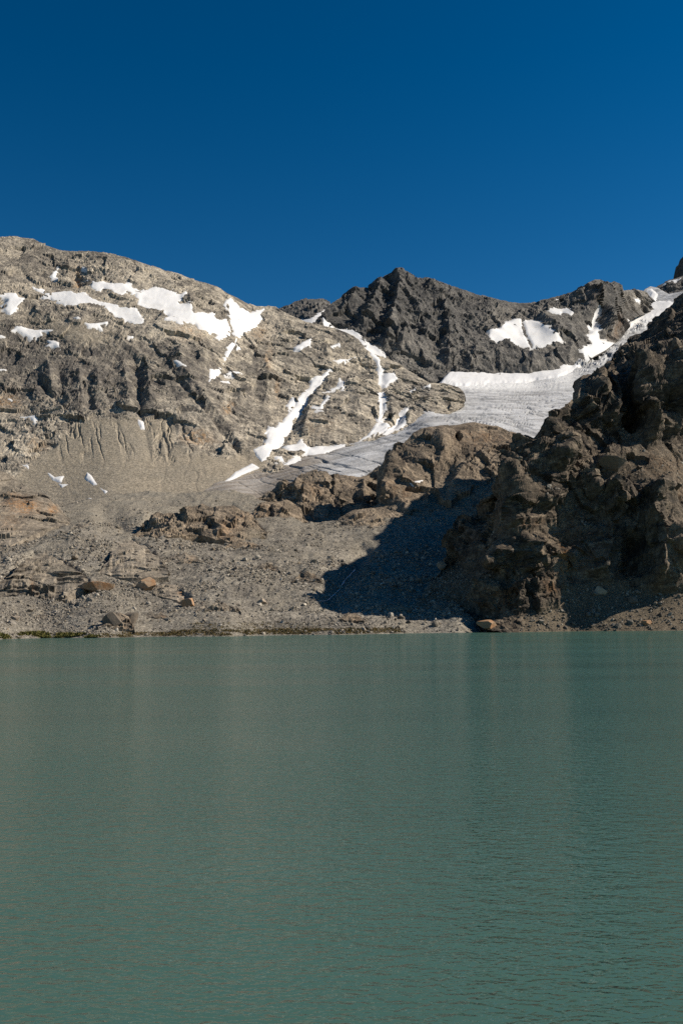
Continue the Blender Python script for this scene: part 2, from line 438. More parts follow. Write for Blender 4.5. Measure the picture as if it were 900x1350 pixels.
# ------------------------------------------------------------------ lake
SHORE = [(-300, 846), (0, 843), (130, 841), (300, 839), (450, 837), (600, 834.3), (750, 832.3), (900, 831.3), (1200, 829)]
def shore_y(px):
    return water_y(np.asarray(px, float), pl(SHORE, px))
def lake_material():
    m, t, b = new_mat('glacial_water')
    pos = N(t, 'ShaderNodeNewGeometry').outputs['Position']
    def offs(dx, dy):
        a = N(t, 'ShaderNodeVectorMath', operation='ADD'); a.inputs[1].default_value = (dx, dy, 0)
        t.links.new(pos, a.inputs[0]); return a.outputs[0]
    def wave(vec, size, ang, ratio, detail):
        mp = N(t, 'ShaderNodeMapping'); mp.inputs['Rotation'].default_value = (0, 0, ang)
        mp.inputs['Scale'].default_value = (1 / (size * ratio), 1 / size, 0.0)
        t.links.new(vec, mp.inputs['Vector'])
        n = N(t, 'ShaderNodeTexNoise'); n.inputs['Scale'].default_value = 1.0
        n.inputs['Detail'].default_value = detail; n.inputs['Roughness'].default_value = 0.5
        n.inputs['Distortion'].default_value = 0.4
        t.links.new(mp.outputs[0], n.inputs['Vector']); return n.outputs['Fac']
    def height(vec):
        h = math_n(t, 'MULTIPLY', wave(vec, 0.13, 0.3, 1.6, 2.0), 0.054)
        h2 = math_n(t, 'MULTIPLY', wave(vec, 0.42, 0.22, 1.7, 2.0), 0.10)
        return math_n(t, 'ADD', h, h2)
    E = 0.02
    h0, hx, hy = height(pos), height(offs(E, 0)), height(offs(0, E))
    gust = ramp(t, noise_n(t, pos, 1 / 22.0, 4, 0.6, (0.16, 1, 0)), 0.32, 0.68, 0.7, 1.5)
    def slope(a):
        return math_n(t, 'MULTIPLY', math_n(t, 'MULTIPLY', math_n(t, 'SUBTRACT', h0, a), 1 / E), gust)
    cx = N(t, 'ShaderNodeCombineXYZ'); cx.inputs[2].default_value = 1.0
    t.links.new(slope(hx), cx.inputs[0]); t.links.new(slope(hy), cx.inputs[1])
    nn = N(t, 'ShaderNodeVectorMath', operation='NORMALIZE'); t.links.new(cx.outputs[0], nn.inputs[0])
    big = noise_n(t, pos, 1 / 28.0, 4, 0.6, (0.14, 1, 0))
    c = mix(t, ramp(t, big, 0.35, 0.65), (0.047, 0.104, 0.087), (0.057, 0.119, 0.099))
    # silt-laden water: light scattered back from below the surface, and the rippled surface mirroring the valley
    body = N(t, 'ShaderNodeBsdfDiffuse'); t.links.new(c, body.inputs['Color'])
    gl = N(t, 'ShaderNodeBsdfGlossy'); gl.inputs['Roughness'].default_value = 0.08; t.links.new(nn.outputs[0], gl.inputs['Normal'])
    fr = N(t, 'ShaderNodeFresnel'); fr.inputs['IOR'].default_value = 1.333; t.links.new(nn.outputs[0], fr.inputs['Normal'])
    mx = N(t, 'ShaderNodeMixShader'); t.links.new(fr.outputs[0], mx.inputs[0]); t.links.new(body.outputs[0], mx.inputs[1]); t.links.new(gl.outputs[0], mx.inputs[2])
    t.links.new(mx.outputs[0], t.nodes['Material Output'].inputs['Surface']); t.nodes.remove(b)
    return m
V = np.array([(-1500, -300, 0), (1500, -300, 0), (1500, 900, 0), (-1500, 900, 0)], float)
link('lake', mesh_np('lake', V, np.array([[0, 1, 2, 3]])), lake_material(), 'milky turquoise glacial lake with small wind ripples', 'lake', None, 'structure')

# ------------------------------------------------------------------ far summits
A = Sheet(350, 470, [(350, 416), (362, 409), (371, 405), (380, 402.5), (388, 397.5), (396, 396), (405, 393.5), (416, 394.5), (425, 393.5), (432, 397), (440, 403), (455, 415), (470, 430)],
          [(350, 450), (470, 455)], [(350, 410, 2400), (400, 395, 2400), (470, 420, 2400), (350, 450, 2050), (400, 440, 2000), (470, 450, 2000), (400, 420, 2120), (425, 415, 2150)], back=(8, 300, 160))
A.mask[..., 1] = 0.35
sA = [(386, 421), (398, 419.5), (408, 420), (414, 415), (420, 411), (429, 408), (425, 414), (424, 420), (430, 427), (437, 432), (440, 440), (420, 440), (395, 432)]
A.mark_snow([sA]); A.roughen(40, 12, seed=101)
A.build('mountain_far', M['head'], label='small dark knob far behind the snowy saddle', cat='mountain', kind='structure')
A.snow([sA], 'white snow filling the saddle below the small far knob', seed=1)

T = Sheet(860, 1010, [(860, 400), (880, 380), (886.5, 368), (888, 362), (890, 352), (893.5, 349), (895, 343), (898, 340), (906, 331), (915, 326), (930, 335), (960, 352), (1010, 390)],
          [(860, 420), (1010, 430)], [(860, 400, 3150), (890, 352, 3150), (930, 330, 3100), (1010, 390, 3100), (860, 420, 3080), (930, 420, 3000), (1010, 430, 3000)], back=(6, 150, 200))
T.mask[..., 1] = 0.9; T.roughen(50, 16, seed=111)  # shade on the left-facing tower is put into its colour
T.build('rock_tower', M['head'], label='dark rock tower on the skyline at the right edge above the snow ridge', cat='rock tower', kind='structure')

B2 = Sheet(846, 1100, [(846, 404), (855, 391), (860, 384), (866, 377), (876, 372), (885, 368.5), (900, 363.5), (960, 345), (1100, 320)],
           [(846, 420), (900, 440), (1100, 440)], [(846, 404, 2780), (866, 377, 2880), (900, 364, 2900), (1100, 320, 2900), (846, 420, 2700), (900, 440, 2560), (1100, 440, 2560), (880, 400, 2720), (900, 400, 2700)], back=(8, 250, 150))
B2.mask[..., 1] = 0.25
sB2 = [(868, 377), (876, 371), (887, 366), (900, 361), (960, 342), (960, 347), (900, 367), (889, 371.5), (878, 376)]
B2.mark_snow([sB2]); B2.roughen(45, 15, seed=121)
B2.build('mountain_ridge', M['head'], label='grey rock ridge with a snowy crest above the glacier head at right', cat='mountain', kind='structure')
B2.snow([sB2], 'thin snow cornice along the crest below the dark tower', seed=2, thick=3)

# headwall: dark central peak, its ridge, the small tower and the tan hump
B = Sheet(415, 868, [(415, 428), (425, 415), (431, 407), (437, 400), (444, 394), (452, 389), (460, 384), (467, 377.5), (472, 379), (484, 379), (491, 374), (499, 369), (508, 364), (514, 360.5), (518, 360), (524, 362), (538, 365),
                     (553, 369), (561, 368), (573, 371), (586, 375), (600, 380), (615, 384), (628, 388), (640, 391.5), (651, 394), (667, 397), (684, 399), (698, 399), (717, 394), (730, 392), (741, 389), (752, 385), (760, 381), (768, 376.5), (774, 376), (780, 371), (784, 368.5), (791, 368.5), (797, 372),
                     (803, 374), (812, 380), (818, 384), (826, 383), (836, 381.5), (846, 383), (853, 386), (858, 392), (868, 404)],
          [(415, 450), (440, 455), (480, 480), (520, 500), (550, 506), (600, 508), (667, 512), (706, 512), (733, 502), (764, 486), (779, 474), (799, 462), (818, 446), (830, 424), (850, 414), (868, 408)],
          [(425, 415, 1880), (452, 389, 1960), (467, 378, 1990), (484, 379, 2020), (518, 360, 2080), (561, 368, 2110), (600, 380, 2150), (651, 394, 2180), (698, 399, 2210), (741, 389, 2260), (787, 368, 2300), (818, 384, 2480), (838, 382, 2620), (858, 392, 2680),
           (430, 432, 1820), (450, 450, 1790), (480, 460, 1780), (510, 480, 1770), (550, 488, 1765), (600, 494, 1790), (667, 500, 1830), (706, 499, 1850), (733, 486, 1900), (764, 472, 1990), (779, 456, 2050), (799, 449, 2120), (818, 433, 2250), (812, 412, 2350), (830, 410, 2450), (850, 405, 2570), (868, 408, 2620),
           (690, 423, 2100), (690, 456, 1950), (690, 464, 1900), (650, 440, 1960), (740, 412, 2170), (740, 430, 2080), (735, 455, 1985), (518, 420, 1930), (560, 430, 1930), (600, 440, 1935), (470, 420, 1880), (785, 410, 2220), (788, 440, 2130)], step=1.15, back=(10, 260, 160))
B.crests([([(517, 360), (524, 380), (518, 410), (509, 442), (505, 465)], 26, 6, 22),
          ([(506, 368), (497, 388), (484, 412), (477, 440)], 20, 6, 18),
          ([(470, 378), (464, 395), (450, 415)], 14, 5, 14),
          ([(541, 405), (555, 425), (566, 455)], 12, 8, 12), ([(534, 432), (530, 448), (526, 470)], 14, 5, 14),
          ([(583, 398), (580, 415), (589, 432), (588, 465), (590, 490)], 18, 6, 20),
          ([(560, 368), (575, 395), (598, 420)], 12, 9, 16),
          ([(628, 452), (624, 470), (628, 492)], 11, 5, 12), ([(655, 455), (660, 495)], 8, 5, 10), ([(700, 462), (697, 495)], 9, 5, 12), ([(722, 462), (722, 488)], 9, 5, 10),
          ([(700, 405), (720, 425), (748, 452)], 16, 9, 14),
          ([(748, 425), (752, 455), (745, 475)], 10, 6, 14), ([(776, 374), (781, 400), (776, 425)], 22, 9, 5),
          ([(789, 369), (792, 400), (796, 425), (800, 447)], 32, 8, 14), ([(803, 375), (806, 395)], 14, 4, 12), ([(786, 400), (786, 440)], -24, 8, 5),
          ([(838, 382), (830, 400), (828, 410)], 10, 8, 12), ([(640, 395), (650, 425)], 8, 6, 14)])
B.renormal()
KITE = [(643, 436), (652, 433), (658, 432), (666, 424), (676, 422), (686, 421.5), (700, 423), (710, 428), (720, 434), (732, 444), (743, 452), (732, 452.5), (722, 455.5), (714, 457.5), (702, 457), (690, 455.5), (680, 454), (668, 450), (660, 450), (654, 452), (647, 450), (643, 446)]
UP = [(721, 414), (728, 409.6), (738, 410), (746, 407), (752, 410), (755, 417), (751, 421.5), (745, 418), (740, 415), (738, 420), (728, 418)]
COUL = [(784, 408), (787.5, 409), (788, 422), (789.5, 431), (786, 439), (791, 447), (803, 450), (812, 452), (812, 470), (790, 480), (768, 476), (763, 460), (777, 454), (771, 442), (778, 438), (775.5, 429), (782, 424)]
RS1 = [(672, 396.5), (686, 397), (702, 396.5), (702, 399), (686, 400.5), (674, 399.5)]
RS2 = [(726, 393.5), (733, 390.5), (743, 387), (738, 393), (730, 396)]
SM = [(830, 392.5), (836, 395), (844, 398), (841, 401), (834, 399)]
CORR = [(424, 423), (440, 428.5), (455, 432), (464, 434), (472, 438), (478, 446), (483, 450), (490, 455), (496, 458), (507, 468), (512, 480), (512, 497), (480, 478), (455, 455), (425, 445)]
B.mark_snow([KITE, UP, COUL, RS1, RS2, SM, CORR])
B.mask[..., 1] = np.clip(blobs(B.px, B.py, [(520, 400, 70, 60, 0.75), (450, 410, 40, 40, 0.5), (600, 420, 50, 50, 0.4), (790, 395, 18, 35, 0.6), (700, 405, 60, 10, 0.3), (660, 475, 60, 15, 0.2)]), 0, 0.9)
B.mask[..., 2] = np.clip(blobs(B.px, B.py, [(838, 395, 18, 15, 0.9), (660, 420, 20, 15, 0.35), (720, 425, 30, 10, 0.25), (560, 470, 60, 16, 0.28)]), 0, 0.9)
B.mask[..., 3] = np.clip(blobs(B.px, B.py, [(808, 435, 8, 14, 0.6), (775, 390, 6, 15, 0.3)]), 0, 0.8)
B.roughen(50, 17, fine=0.95, ridge_amp=0.08, warp=0.06, jw=0.3, seed=131, an=(1, 1, 0.36), joints=[((0.95, 0.2, 0.12), 0.8, 0.3), ((0.7, 0.1, 0.7), 1.2, 0.2), ((-0.6, 0.1, 0.8), 1.3, 0.15)])
B.build('mountain_headwall', M['head'], label='dark jagged central peak and headwall above the glacier', cat='mountain', kind='structure',
        parts=[('rock_tower', (B.px > 771) & (B.px < 818) & (B.py < 452), 'small split rock tower right of the snow gully'), ('rock_hump', B.px >= 818, 'tan hump beside the glacier head')])
RIB = [(686.5, 418), (688, 428), (690, 436), (693.5, 445), (698, 452), (702, 459)]
B.snow([KITE], 'kite-shaped snowfield on the dark headwall split by a thin dark rib', cut=(RIB, 1.3), seed=3, soft=0.7, thick=2.2, sink=0.05, name='snowfield', cat='snowfield')
B.snow([UP], 'small notched snow patch on the headwall above and right of the kite-shaped snowfield', seed=4, sink=0.0, soft=0.6)
B.snow([COUL], 'steep snow gully running down beside the small rock tower', seed=5, sink=0.1, name='snow_gully', cat='snow gully')
B.snow([RS1], 'thin snow strip on the lowest part of the headwall skyline', seed=6, soft=0.3)
B.snow([RS2], 'thin sloping snow strip on the skyline left of the small rock tower', seed=7, soft=0.3)
B.snow([SM], 'small snow sliver on the tan hump beside the glacier head', seed=8, soft=0.5)
B.snow([CORR], 'narrow white snow corridor between the tan spur and the dark central peak', seed=9, soft=0.7)

# ------------------------------------------------------------------ glacier
G = Sheet(262, 920, [(262, 652), (290, 634), (320, 618), (345, 606), (372, 600), (400, 592), (440, 582), (480, 570), (520, 558), (545, 540), (570, 525), (580, 505), (600, 480), (640, 486), (667, 490), (706, 488), (733, 476), (764, 460), (779, 446), (799, 436), (812, 420), (818, 402), (835, 400), (846, 384), (856, 378), (866, 380), (880, 388), (920, 380)],
          [(262, 668), (345, 666), (380, 642), (430, 632), (500, 638), (600, 610), (700, 600), (760, 560), (820, 500), (880, 450), (920, 430)],
          [(262, 660, 850), (300, 645, 885), (345, 655, 880), (345, 630, 935), (400, 625, 930), (430, 626, 925), (470, 628, 925), (500, 630, 925), (390, 603, 1030), (440, 596, 1050), (480, 600, 1010), (480, 578, 1120), (530, 590, 1030), (530, 566, 1150), (600, 600, 1010), (600, 565, 1120), (600, 535, 1300), (600, 512, 1540), (600, 495, 1760),
           (650, 590, 1050), (650, 560, 1160), (650, 525, 1430), (650, 505, 1690), (650, 492, 1850), (700, 590, 1060), (700, 555, 1220), (700, 525, 1480), (700, 503, 1770), (700, 490, 1880), (760, 550, 1300), (750, 520, 1560), (750, 490, 1890), (745, 480, 1960), (800, 490, 1900), (800, 465, 2090), (800, 445, 2200), (830, 450, 2180), (820, 420, 2420), (840, 415, 2530), (840, 400, 2640), (860, 382, 2800), (880, 420, 2480), (880, 395, 2680), (920, 420, 2480), (920, 385, 2700), (560, 540, 1240), (560, 515, 1500), (345, 606, 1020)], step=1.15, back=(5, 60, 20))
gp = G.P
flow_ang = np.radians(55)
fl = gp[..., 0] * np.sin(flow_ang) + gp[..., 1] * np.cos(flow_ang); ac = gp[..., 0] * np.cos(flow_ang) - gp[..., 1] * np.sin(flow_ang)
fc = np.stack([ac / 9.0, fl / 90.0, fl * 0], -1) + 0.6 * np.stack([fbm(gp / 120.0, 3, seed=k + 201) for k in range(3)], -1)
lines = fbm(fc, 4, 0.6, 210, ridged=True)
cv = np.stack([ac / 60.0, fl / 13.0, fl * 0], -1) + 0.8 * np.stack([fbm(gp / 70.0, 3, seed=k + 221) for k in range(3)], -1)
crev = fbm(cv, 3, 0.5, 230, ridged=True)
ICEFALL = np.clip(blobs(G.px, G.py, [(775, 465, 35, 14, 1.0), (800, 440, 20, 10, 0.6), (830, 430, 25, 8, 0.8), (755, 478, 18, 9, 0.6)]), 0, 1)
TOE = np.clip(blobs(G.px, G.py, [(450, 615, 70, 16, 0.8), (650, 555, 60, 14, 0.8), (700, 540, 40, 20, 0.6)]), 0, 1)
G.P += G.n * (0.4 * lines * np.clip(G.Y / 1100, .7, 1.6) + (-1.0) * sstep(0.5, 0.85, crev) * (0.9 + 2.4 * TOE) + 3.0 * fbm(gp / 90.0, 3, seed=240))[..., None]
G.P += G.n * (ICEFALL * 22 * facet(gp * np.array([1, 1, 1]) / 38.0, 250, tilt=1.1) + ICEFALL * 9 * facet(gp / 14.0, 251))[..., None]
DIRT = np.clip(sstep(470, 375, G.px + (G.py - 610) * 1.0) , 0, 1)
SNOWY = np.clip(blobs(G.px, G.py, [(840, 415, 40, 14, 1.2), (650, 509, 110, 8, 0.75), (740, 495, 30, 10, 0.6), (570, 545, 30, 6, 0.5)]), 0, 1)
G.mask[..., 0] = np.clip(DIRT, 0, 1); G.mask[..., 1] = (lines * 0.5 + 0.5); G.mask[..., 2] = np.clip(SNOWY, 0, 1); G.mask[..., 3] = sstep(0.3, 0.75, crev)
def ice_material():
    m, t, b = new_mat('glacier_ice')
    pos = N(t, 'ShaderNodeNewGeometry').outputs['Position']
    a_ = N(t, 'ShaderNodeAttribute', attribute_name='mask'); sep = N(t, 'ShaderNodeSeparateColor'); t.links.new(a_.outputs['Color'], sep.inputs[0])
    mp = N(t, 'ShaderNodeMapping'); mp.inputs['Rotation'].default_value = (0, 0, math.radians(55)); t.links.new(pos, mp.inputs['Vector'])
    st = noise_n(t, mp.outputs[0], 1 / 12.0, 6, 0.7, (1.0, 0.09, 0.5))
    fi = noise_n(t, pos, 1 / 4.0, 4, 0.7); me_ = noise_n(t, pos, 1 / 30.0, 5, 0.6)
    c = mix(t, ramp(t, st, 0.4, 0.62), (0.60, 0.605, 0.62), (0.28, 0.276, 0.272))
    c = mix(t, ramp(t, me_, 0.4, 0.7, 0, 0.5), c, (0.33, 0.325, 0.325))
    c = mix(t, ramp(t, fi, 0.55, 0.8, 0, 0.6), c, (0.17, 0.165, 0.16))
    c = mix(t, math_n(t, 'MULTIPLY', a_.outputs['Alpha'], 0.55), c, (0.16, 0.17, 0.18))
    dirt = mix(t, ramp(t, st, 0.35, 0.65), (0.185, 0.16, 0.135), (0.29, 0.25, 0.205))
    dirt = mix(t, ramp(t, sep.outputs[1], 0.6, 0.85, 0, 0.45), dirt, (0.46, 0.44, 0.42))
    c = mix(t, ramp(t, sep.outputs[0], 0.15, 0.8), c, dirt)
    c = mix(t, ramp(t, sep.outputs[2], 0.2, 0.7), c, (0.68, 0.68, 0.68))
    t.links.new(c, b.inputs['Base Color']); b.inputs['Roughness'].default_value = 0.6
    bp = N(t, 'ShaderNodeBump'); bp.inputs['Strength'].default_value = 0.6; bp.inputs['Distance'].default_value = 2.0
    t.links.new(math_n(t, 'ADD', fi, st), bp.inputs['Height']); t.links.new(bp.outputs[0], b.inputs['Normal'])
    return m
G.build('glacier', ice_material(), smooth=True, parts=[('debris_tongue', G.mask[..., 0] > 0.5, 'dirt-striped lower tongue'), ('icefall', ICEFALL > 0.4, 'broken blue-grey icefall')], label='grey crevassed glacier flowing down from the snowy col to a dirty tongue', cat='glacier')
BERG = [(534, 484), (560, 486), (578, 488), (583, 480), (592, 486), (606, 488), (640, 490), (670, 490), (700, 490), (722, 482), (742, 476), (760, 464), (775, 462), (780, 470), (766, 482), (752, 493), (735, 500), (715, 503), (690, 506), (650, 508), (620, 510), (606, 511), (590, 509), (578, 507), (565, 500), (548, 492)]
G.snow([BERG], 'long bright snow band along the foot of the dark headwall', name='snowfield', cat='snowfield', seed=10, thick=4, soft=1.6)
G.snow([(806, 407), (818, 410), (832, 411), (848, 408), (851, 399), (855, 388), (847, 383), (858, 379), (868, 388), (865, 396), (880, 396), (890, 398), (880, 412), (868, 418), (840, 424), (818, 429), (811, 418)], 'bright snow bowl at the head of the glacier beside the tan hump', name='snowfield', cat='snowfield', seed=11, thick=4)

# ------------------------------------------------------------------ left mountain with its spur and scree apron
C = Sheet(-260, 612, [(-260, 345), (-120, 318), (-40, 312), (0, 312), (10, 311), (20, 311), (32, 313), (45, 315), (52, 319), (64, 324), (76, 329), (92, 331), (110, 331.5), (131, 332), (150, 335), (165, 338), (180, 344), (200, 350.5), (218, 356), (235, 361), (250, 367), (273, 373), (290, 380), (300, 387), (314, 393), (328, 400), (338, 403.5), (350, 404.5), (357, 403), (364, 404), (374, 411), (382, 416), (394, 420), (405, 424), (420, 428), (433, 431), (445, 433),
                      (454, 437), (464, 442), (472, 447), (482, 459), (489, 466), (500, 470), (514, 473), (526, 480), (538, 488), (552, 497), (566, 506), (575, 505), (584, 504.5), (592, 508), (604, 512), (612, 518)],
          [(-260, 720), (0, 700), (150, 692), (250, 676), (300, 660), (350, 632), (420, 616), (480, 600), (560, 568), (612, 535)],
          [(-260, 345, 1400), (-120, 318, 1430), (0, 312, 1460), (60, 322, 1480), (130, 332, 1470), (200, 350, 1480), (260, 371, 1490), (345, 405, 1520), (382, 416, 1500), (430, 431, 1490), (472, 447, 1450), (490, 467, 1420), (540, 489, 1400), (575, 505, 1370), (604, 512, 1370),
           (40, 350, 1400), (100, 372, 1370), (100, 385, 1320), (100, 405, 1250), (20, 390, 1270), (20, 412, 1220), (40, 434, 1200), (60, 455, 1170), (200, 378, 1400), (200, 405, 1310), (190, 425, 1250), (250, 400, 1360), (270, 440, 1260), (320, 415, 1440), (310, 450, 1310), (290, 490, 1200), (150, 430, 1230), (-120, 440, 1150), (-120, 560, 1000), (-120, 660, 860),
           (0, 470, 1140), (0, 540, 1050), (100, 470, 1150), (100, 540, 1040), (200, 470, 1180), (190, 545, 1050), (100, 560, 1022), (100, 620, 930), (0, 620, 935), (150, 650, 865), (200, 600, 965), (250, 610, 955), (300, 640, 905), (0, 690, 830), (150, 690, 805), (250, 674, 840), (300, 655, 880),
           (300, 520, 1130), (260, 540, 1070), (300, 570, 1050), (340, 610, 985), (345, 520, 1200), (330, 470, 1300), (345, 430, 1430), (400, 450, 1400), (390, 490, 1300), (440, 480, 1350), (433, 490, 1320), (405, 518, 1245), (380, 555, 1130), (350, 600, 1000), (420, 520, 1235), (420, 560, 1115), (400, 585, 1060), (450, 540, 1170), (450, 580, 1090), (500, 520, 1265), (500, 560, 1150), (480, 480, 1390), (480, 590, 1080), (540, 520, 1290), (540, 555, 1180), (560, 565, 1170), (590, 520, 1310), (612, 535, 1280)], step=1.15, back=(14, 300, 130), smooth=2e-3)
wx = C.px + 10 * fbm(np.stack([C.px, C.py, C.px * 0], -1) / 30.0, 3, seed=310); wy = C.py + 8 * fbm(np.stack([C.px, C.py, C.px * 0], -1) / 24.0, 3, seed=320)
scr = poly_sd(wx, wy, [(-300, 640), (-40, 640), (20, 625), (50, 600), (62, 590), (85, 572), (98, 556), (120, 548), (150, 550), (175, 550), (200, 548), (232, 545), (240, 556), (235, 580), (250, 598), (285, 600), (310, 600), (325, 590), (345, 595), (355, 600), (345, 640), (300, 760), (-300, 760)])
scree = sstep(-5, 6, scr)
scree = np.maximum(scree, np.clip(blobs(wx, wy, [(90, 432, 40, 9, 0.8), (120, 445, 35, 7, 0.7), (40, 420, 25, 6, 0.5), (30, 385, 30, 7, 0.4)]), 0, 0.8))
C.mask[..., 0] = scree
C.soft = 1 - 0.75 * scree
# main gullies, ribs and benches
C.crests([(p_, h_ * 0.7, l_, r_) for p_, h_, l_, r_ in [([(75, 478), (80, 500), (84, 535)], -6, 8, 8), ([(62, 470), (68, 500), (72, 540)], 6, 8, 10), ([(110, 500), (117, 520), (121, 545)], -6, 6, 6), ([(104, 480), (107, 505), (110, 530)], 6, 6, 9), ([(128, 480), (130, 520)], 8, 7, 12),
          ([(176, 465), (183, 500), (186, 545), (193, 575), (201, 615)], -7, 7, 5), ([(160, 470), (168, 510), (172, 545)], 8, 9, 9), ([(194, 480), (196, 510), (200, 540)], 9, 6, 14),
          ([(48, 495), (62, 515), (84, 530)], -8, 6, 5),
          ([(220, 480), (258, 527), (290, 568), (318, 598), (330, 606)], -6, 4, 4), ([(235, 480), (270, 525), (300, 565), (325, 595)], 5, 4, 8), ([(245, 500), (262, 540), (285, 575)], 6, 6, 6),
          ([(312, 515), (314, 535)], 10, 5, 10), ([(350, 470), (352, 510), (345, 545)], 9, 8, 12), ([(150, 440), (185, 470), (215, 480)], 6, 6, 6),
          ([(436, 487), (418, 508), (404, 528), (388, 556), (372, 580), (352, 600)], -6, 9, 6), ([(424, 508), (411, 530), (404, 556), (396, 580)], 6, 5, 16), ([(455, 500), (470, 520), (478, 560)], 8, 12, 14),
          ([(503, 480), (503, 510), (504, 545), (496, 566)], -6, 7, 5), ([(514, 505), (515, 530), (517, 555)], 6, 5, 9), ([(536, 540), (524, 556), (512, 570)], -9, 5, 4), ([(545, 535), (540, 548), (536, 562)], 8, 5, 9),
          ([(423, 440), (432, 470), (440, 490)], 6, 8, 10), ([(97, 352), (102, 370), (106, 383)], -10, 6, 6), ([(92, 340), (90, 365)], 7, 6, 6), ([(247, 380), (250, 400), (262, 410)], 8, 5, 10),
          ([(298, 395), (300, 415), (306, 430)], 7, 6, 6), ([(238, 455), (236, 470), (240, 490)], 8, 9, 9), ([(268, 455), (266, 475), (272, 490)], 8, 8, 9), ([(40, 418), (60, 415), (80, 425)], 8, 10, 10), ([(25, 330), (45, 345), (30, 365)], 6, 10, 10)]])
# scree runnels
RUN = [[(86, 567), (92, 600)], [(95, 562), (103, 588)], [(103, 560), (110, 590)], [(115, 560), (112, 595)], [(121, 548), (128, 578), (135, 598), (138, 610)], [(140, 555), (152, 585), (157, 603)], [(157, 560), (166, 588), (168, 602)], [(177, 550), (180, 575)], [(222, 548), (224, 575), (228, 596)], [(240, 560), (230, 585)], [(215, 545), (213, 570)], [(292, 560), (300, 580)], [(130, 560), (133, 580)], [(165, 555), (172, 585)], [(246, 580), (256, 598)]]
rz = fbm(np.stack([(C.px - (C.py - 540) * 0.12) / 11.0, C.py / 75.0, C.px * 0], -1) * np.array([0.62, 1, 1]) + 0.9 * fbm(np.stack([C.px, C.py, C.px * 0], -1) / 40.0, 3, seed=305)[..., None], 4, 0.55, 306, ridged=True)
band = sstep(535, 560, C.py) * sstep(622, 575, C.py + 14 * fbm(np.stack([C.px, C.py * 0, C.px * 0], -1) / 14.0, 3, seed=307)) * sstep(55, 110, C.px) * sstep(330, 230, C.px)
band = np.maximum(band, 0.12 * scree * sstep(560, 590, C.py) * sstep(680, 620, C.py))
runnel = sstep(0.3, 0.75, rz) * band * (0.35 + 1.0 * sstep(-0.3, 0.4, fbm(np.stack([C.px, C.py * 0.3, C.px * 0], -1) / 22.0, 3, seed=308)))
C.P += C.n * (-2.0 * runnel)[..., None]
rundark = 0.45 * sstep(0.5, 0.9, rz) * band
for k, r in enumerate(RUN):
    if k % 2: continue
    d, side, tt = seg_dist(C.px + 3 * fbm(np.stack([C.px, C.py, C.px * 0 + k], -1) / 9.0, 3, seed=300), C.py, r)
    wgt = np.sin(np.clip(tt, 0.02, 0.98) * np.pi) ** 0.7
    rundark = np.maximum(rundark, 0.6 * wgt * np.exp(-(d / 0.8) ** 2))
    C.P += C.n * (wgt * (-1.2 * np.exp(-(d / 0.9) ** 2)))[..., None]
C.renormal()
stk_ = fbm(np.stack([(C.px - (C.py - 480) * 0.25) / 7.0, C.py / 48.0, C.px * 0], -1), 4, 0.6, 315)
longs = 0.75 * sstep(0.05, 0.4, stk_) * sstep(400, 440, C.py) * sstep(590, 545, C.py) * sstep(420, 330, C.px)
C.mask[..., 1] = np.maximum(rundark, longs) + np.clip(blobs(wx, wy, [(110, 490, 100, 44, 1.25), (20, 470, 60, 40, 0.9), (230, 495, 50, 34, 0.75), (285, 540, 40, 30, 0.3), (40, 350, 60, 25, 0.55), (60, 340, 40, 12, 0.3), (60, 415, 30, 14, 0.5), (235, 465, 25, 18, 0.55), (150, 340, 50, 8, 0.4), (265, 400, 14, 12, 0.5), (440, 440, 50, 12, 0.35), (340, 500, 25, 30, 0.35), (190, 520, 15, 30, 0.5)]), 0, 0.92)
C.mask[..., 2] = np.clip(blobs(wx, wy, [(225, 435, 50, 14, 0.7), (200, 365, 40, 10, 0.4), (260, 430, 30, 14, 0.6), (350, 430, 40, 22, 0.35), (165, 393, 14, 7, 0.5), (470, 475, 25, 14, 0.35), (520, 485, 25, 12, 0.4), (20, 590, 40, 30, 0.35), (450, 540, 50, 40, 0.12)]), 0, 0.8)
C.mask[..., 3] = np.clip(blobs(wx, wy, [(302, 540, 6, 8, 0.9), (260, 580, 16, 8, 0.7), (356, 480, 5, 14, 0.8), (10, 530, 14, 12, 0.6), (100, 368, 6, 10, 0.8), (250, 440, 20, 6, 0.4), (340, 440, 12, 12, 0.35), (45, 590, 15, 15, 0.35), (420, 560, 30, 18, 0.15), (362, 517, 3, 12, 0.6)]), 0, 0.9)
MAIN = [[(66, 384), (78, 383), (88, 382), (104, 386), (112, 384), (118, 388), (124, 394), (140, 396), (152, 400), (160, 403), (172, 405), (182, 406), (192, 420), (192, 426), (180, 429), (170, 426), (155, 420), (142, 412), (136, 404), (128, 401), (105, 402), (85, 404), (72, 399), (66, 392)],
        [(35, 373), (50, 380), (60, 380), (60, 385), (68, 386), (68, 394), (58, 393), (50, 386)],
        [(110, 365), (117, 369), (135, 371), (150, 372), (171, 372), (176, 378), (185, 383), (204, 378), (227, 382), (239, 388), (249, 377), (246, 388), (237, 399), (253, 402), (257, 411), (281, 412), (285, 420), (299, 421), (304, 430), (305, 441), (299, 446), (290, 451), (282, 447), (285, 440), (272, 439), (260, 437), (258, 427), (243, 426), (239, 431), (229, 425), (215, 423), (222, 416), (197, 409), (180, 404), (181, 395), (178, 389), (168, 387), (160, 391), (150, 387), (138, 380), (132, 385), (122, 382), (116, 378), (120, 373), (110, 369)]]
RID = [(297, 395), (303, 391), (309, 396), (316, 406), (330, 410), (353, 405), (346, 413), (345, 423), (337, 434), (327, 440), (321, 441), (311, 449), (318, 458), (309, 460), (302, 469), (295, 478), (298, 458), (311, 446), (306, 440), (304, 430), (300, 420), (292, 404)]
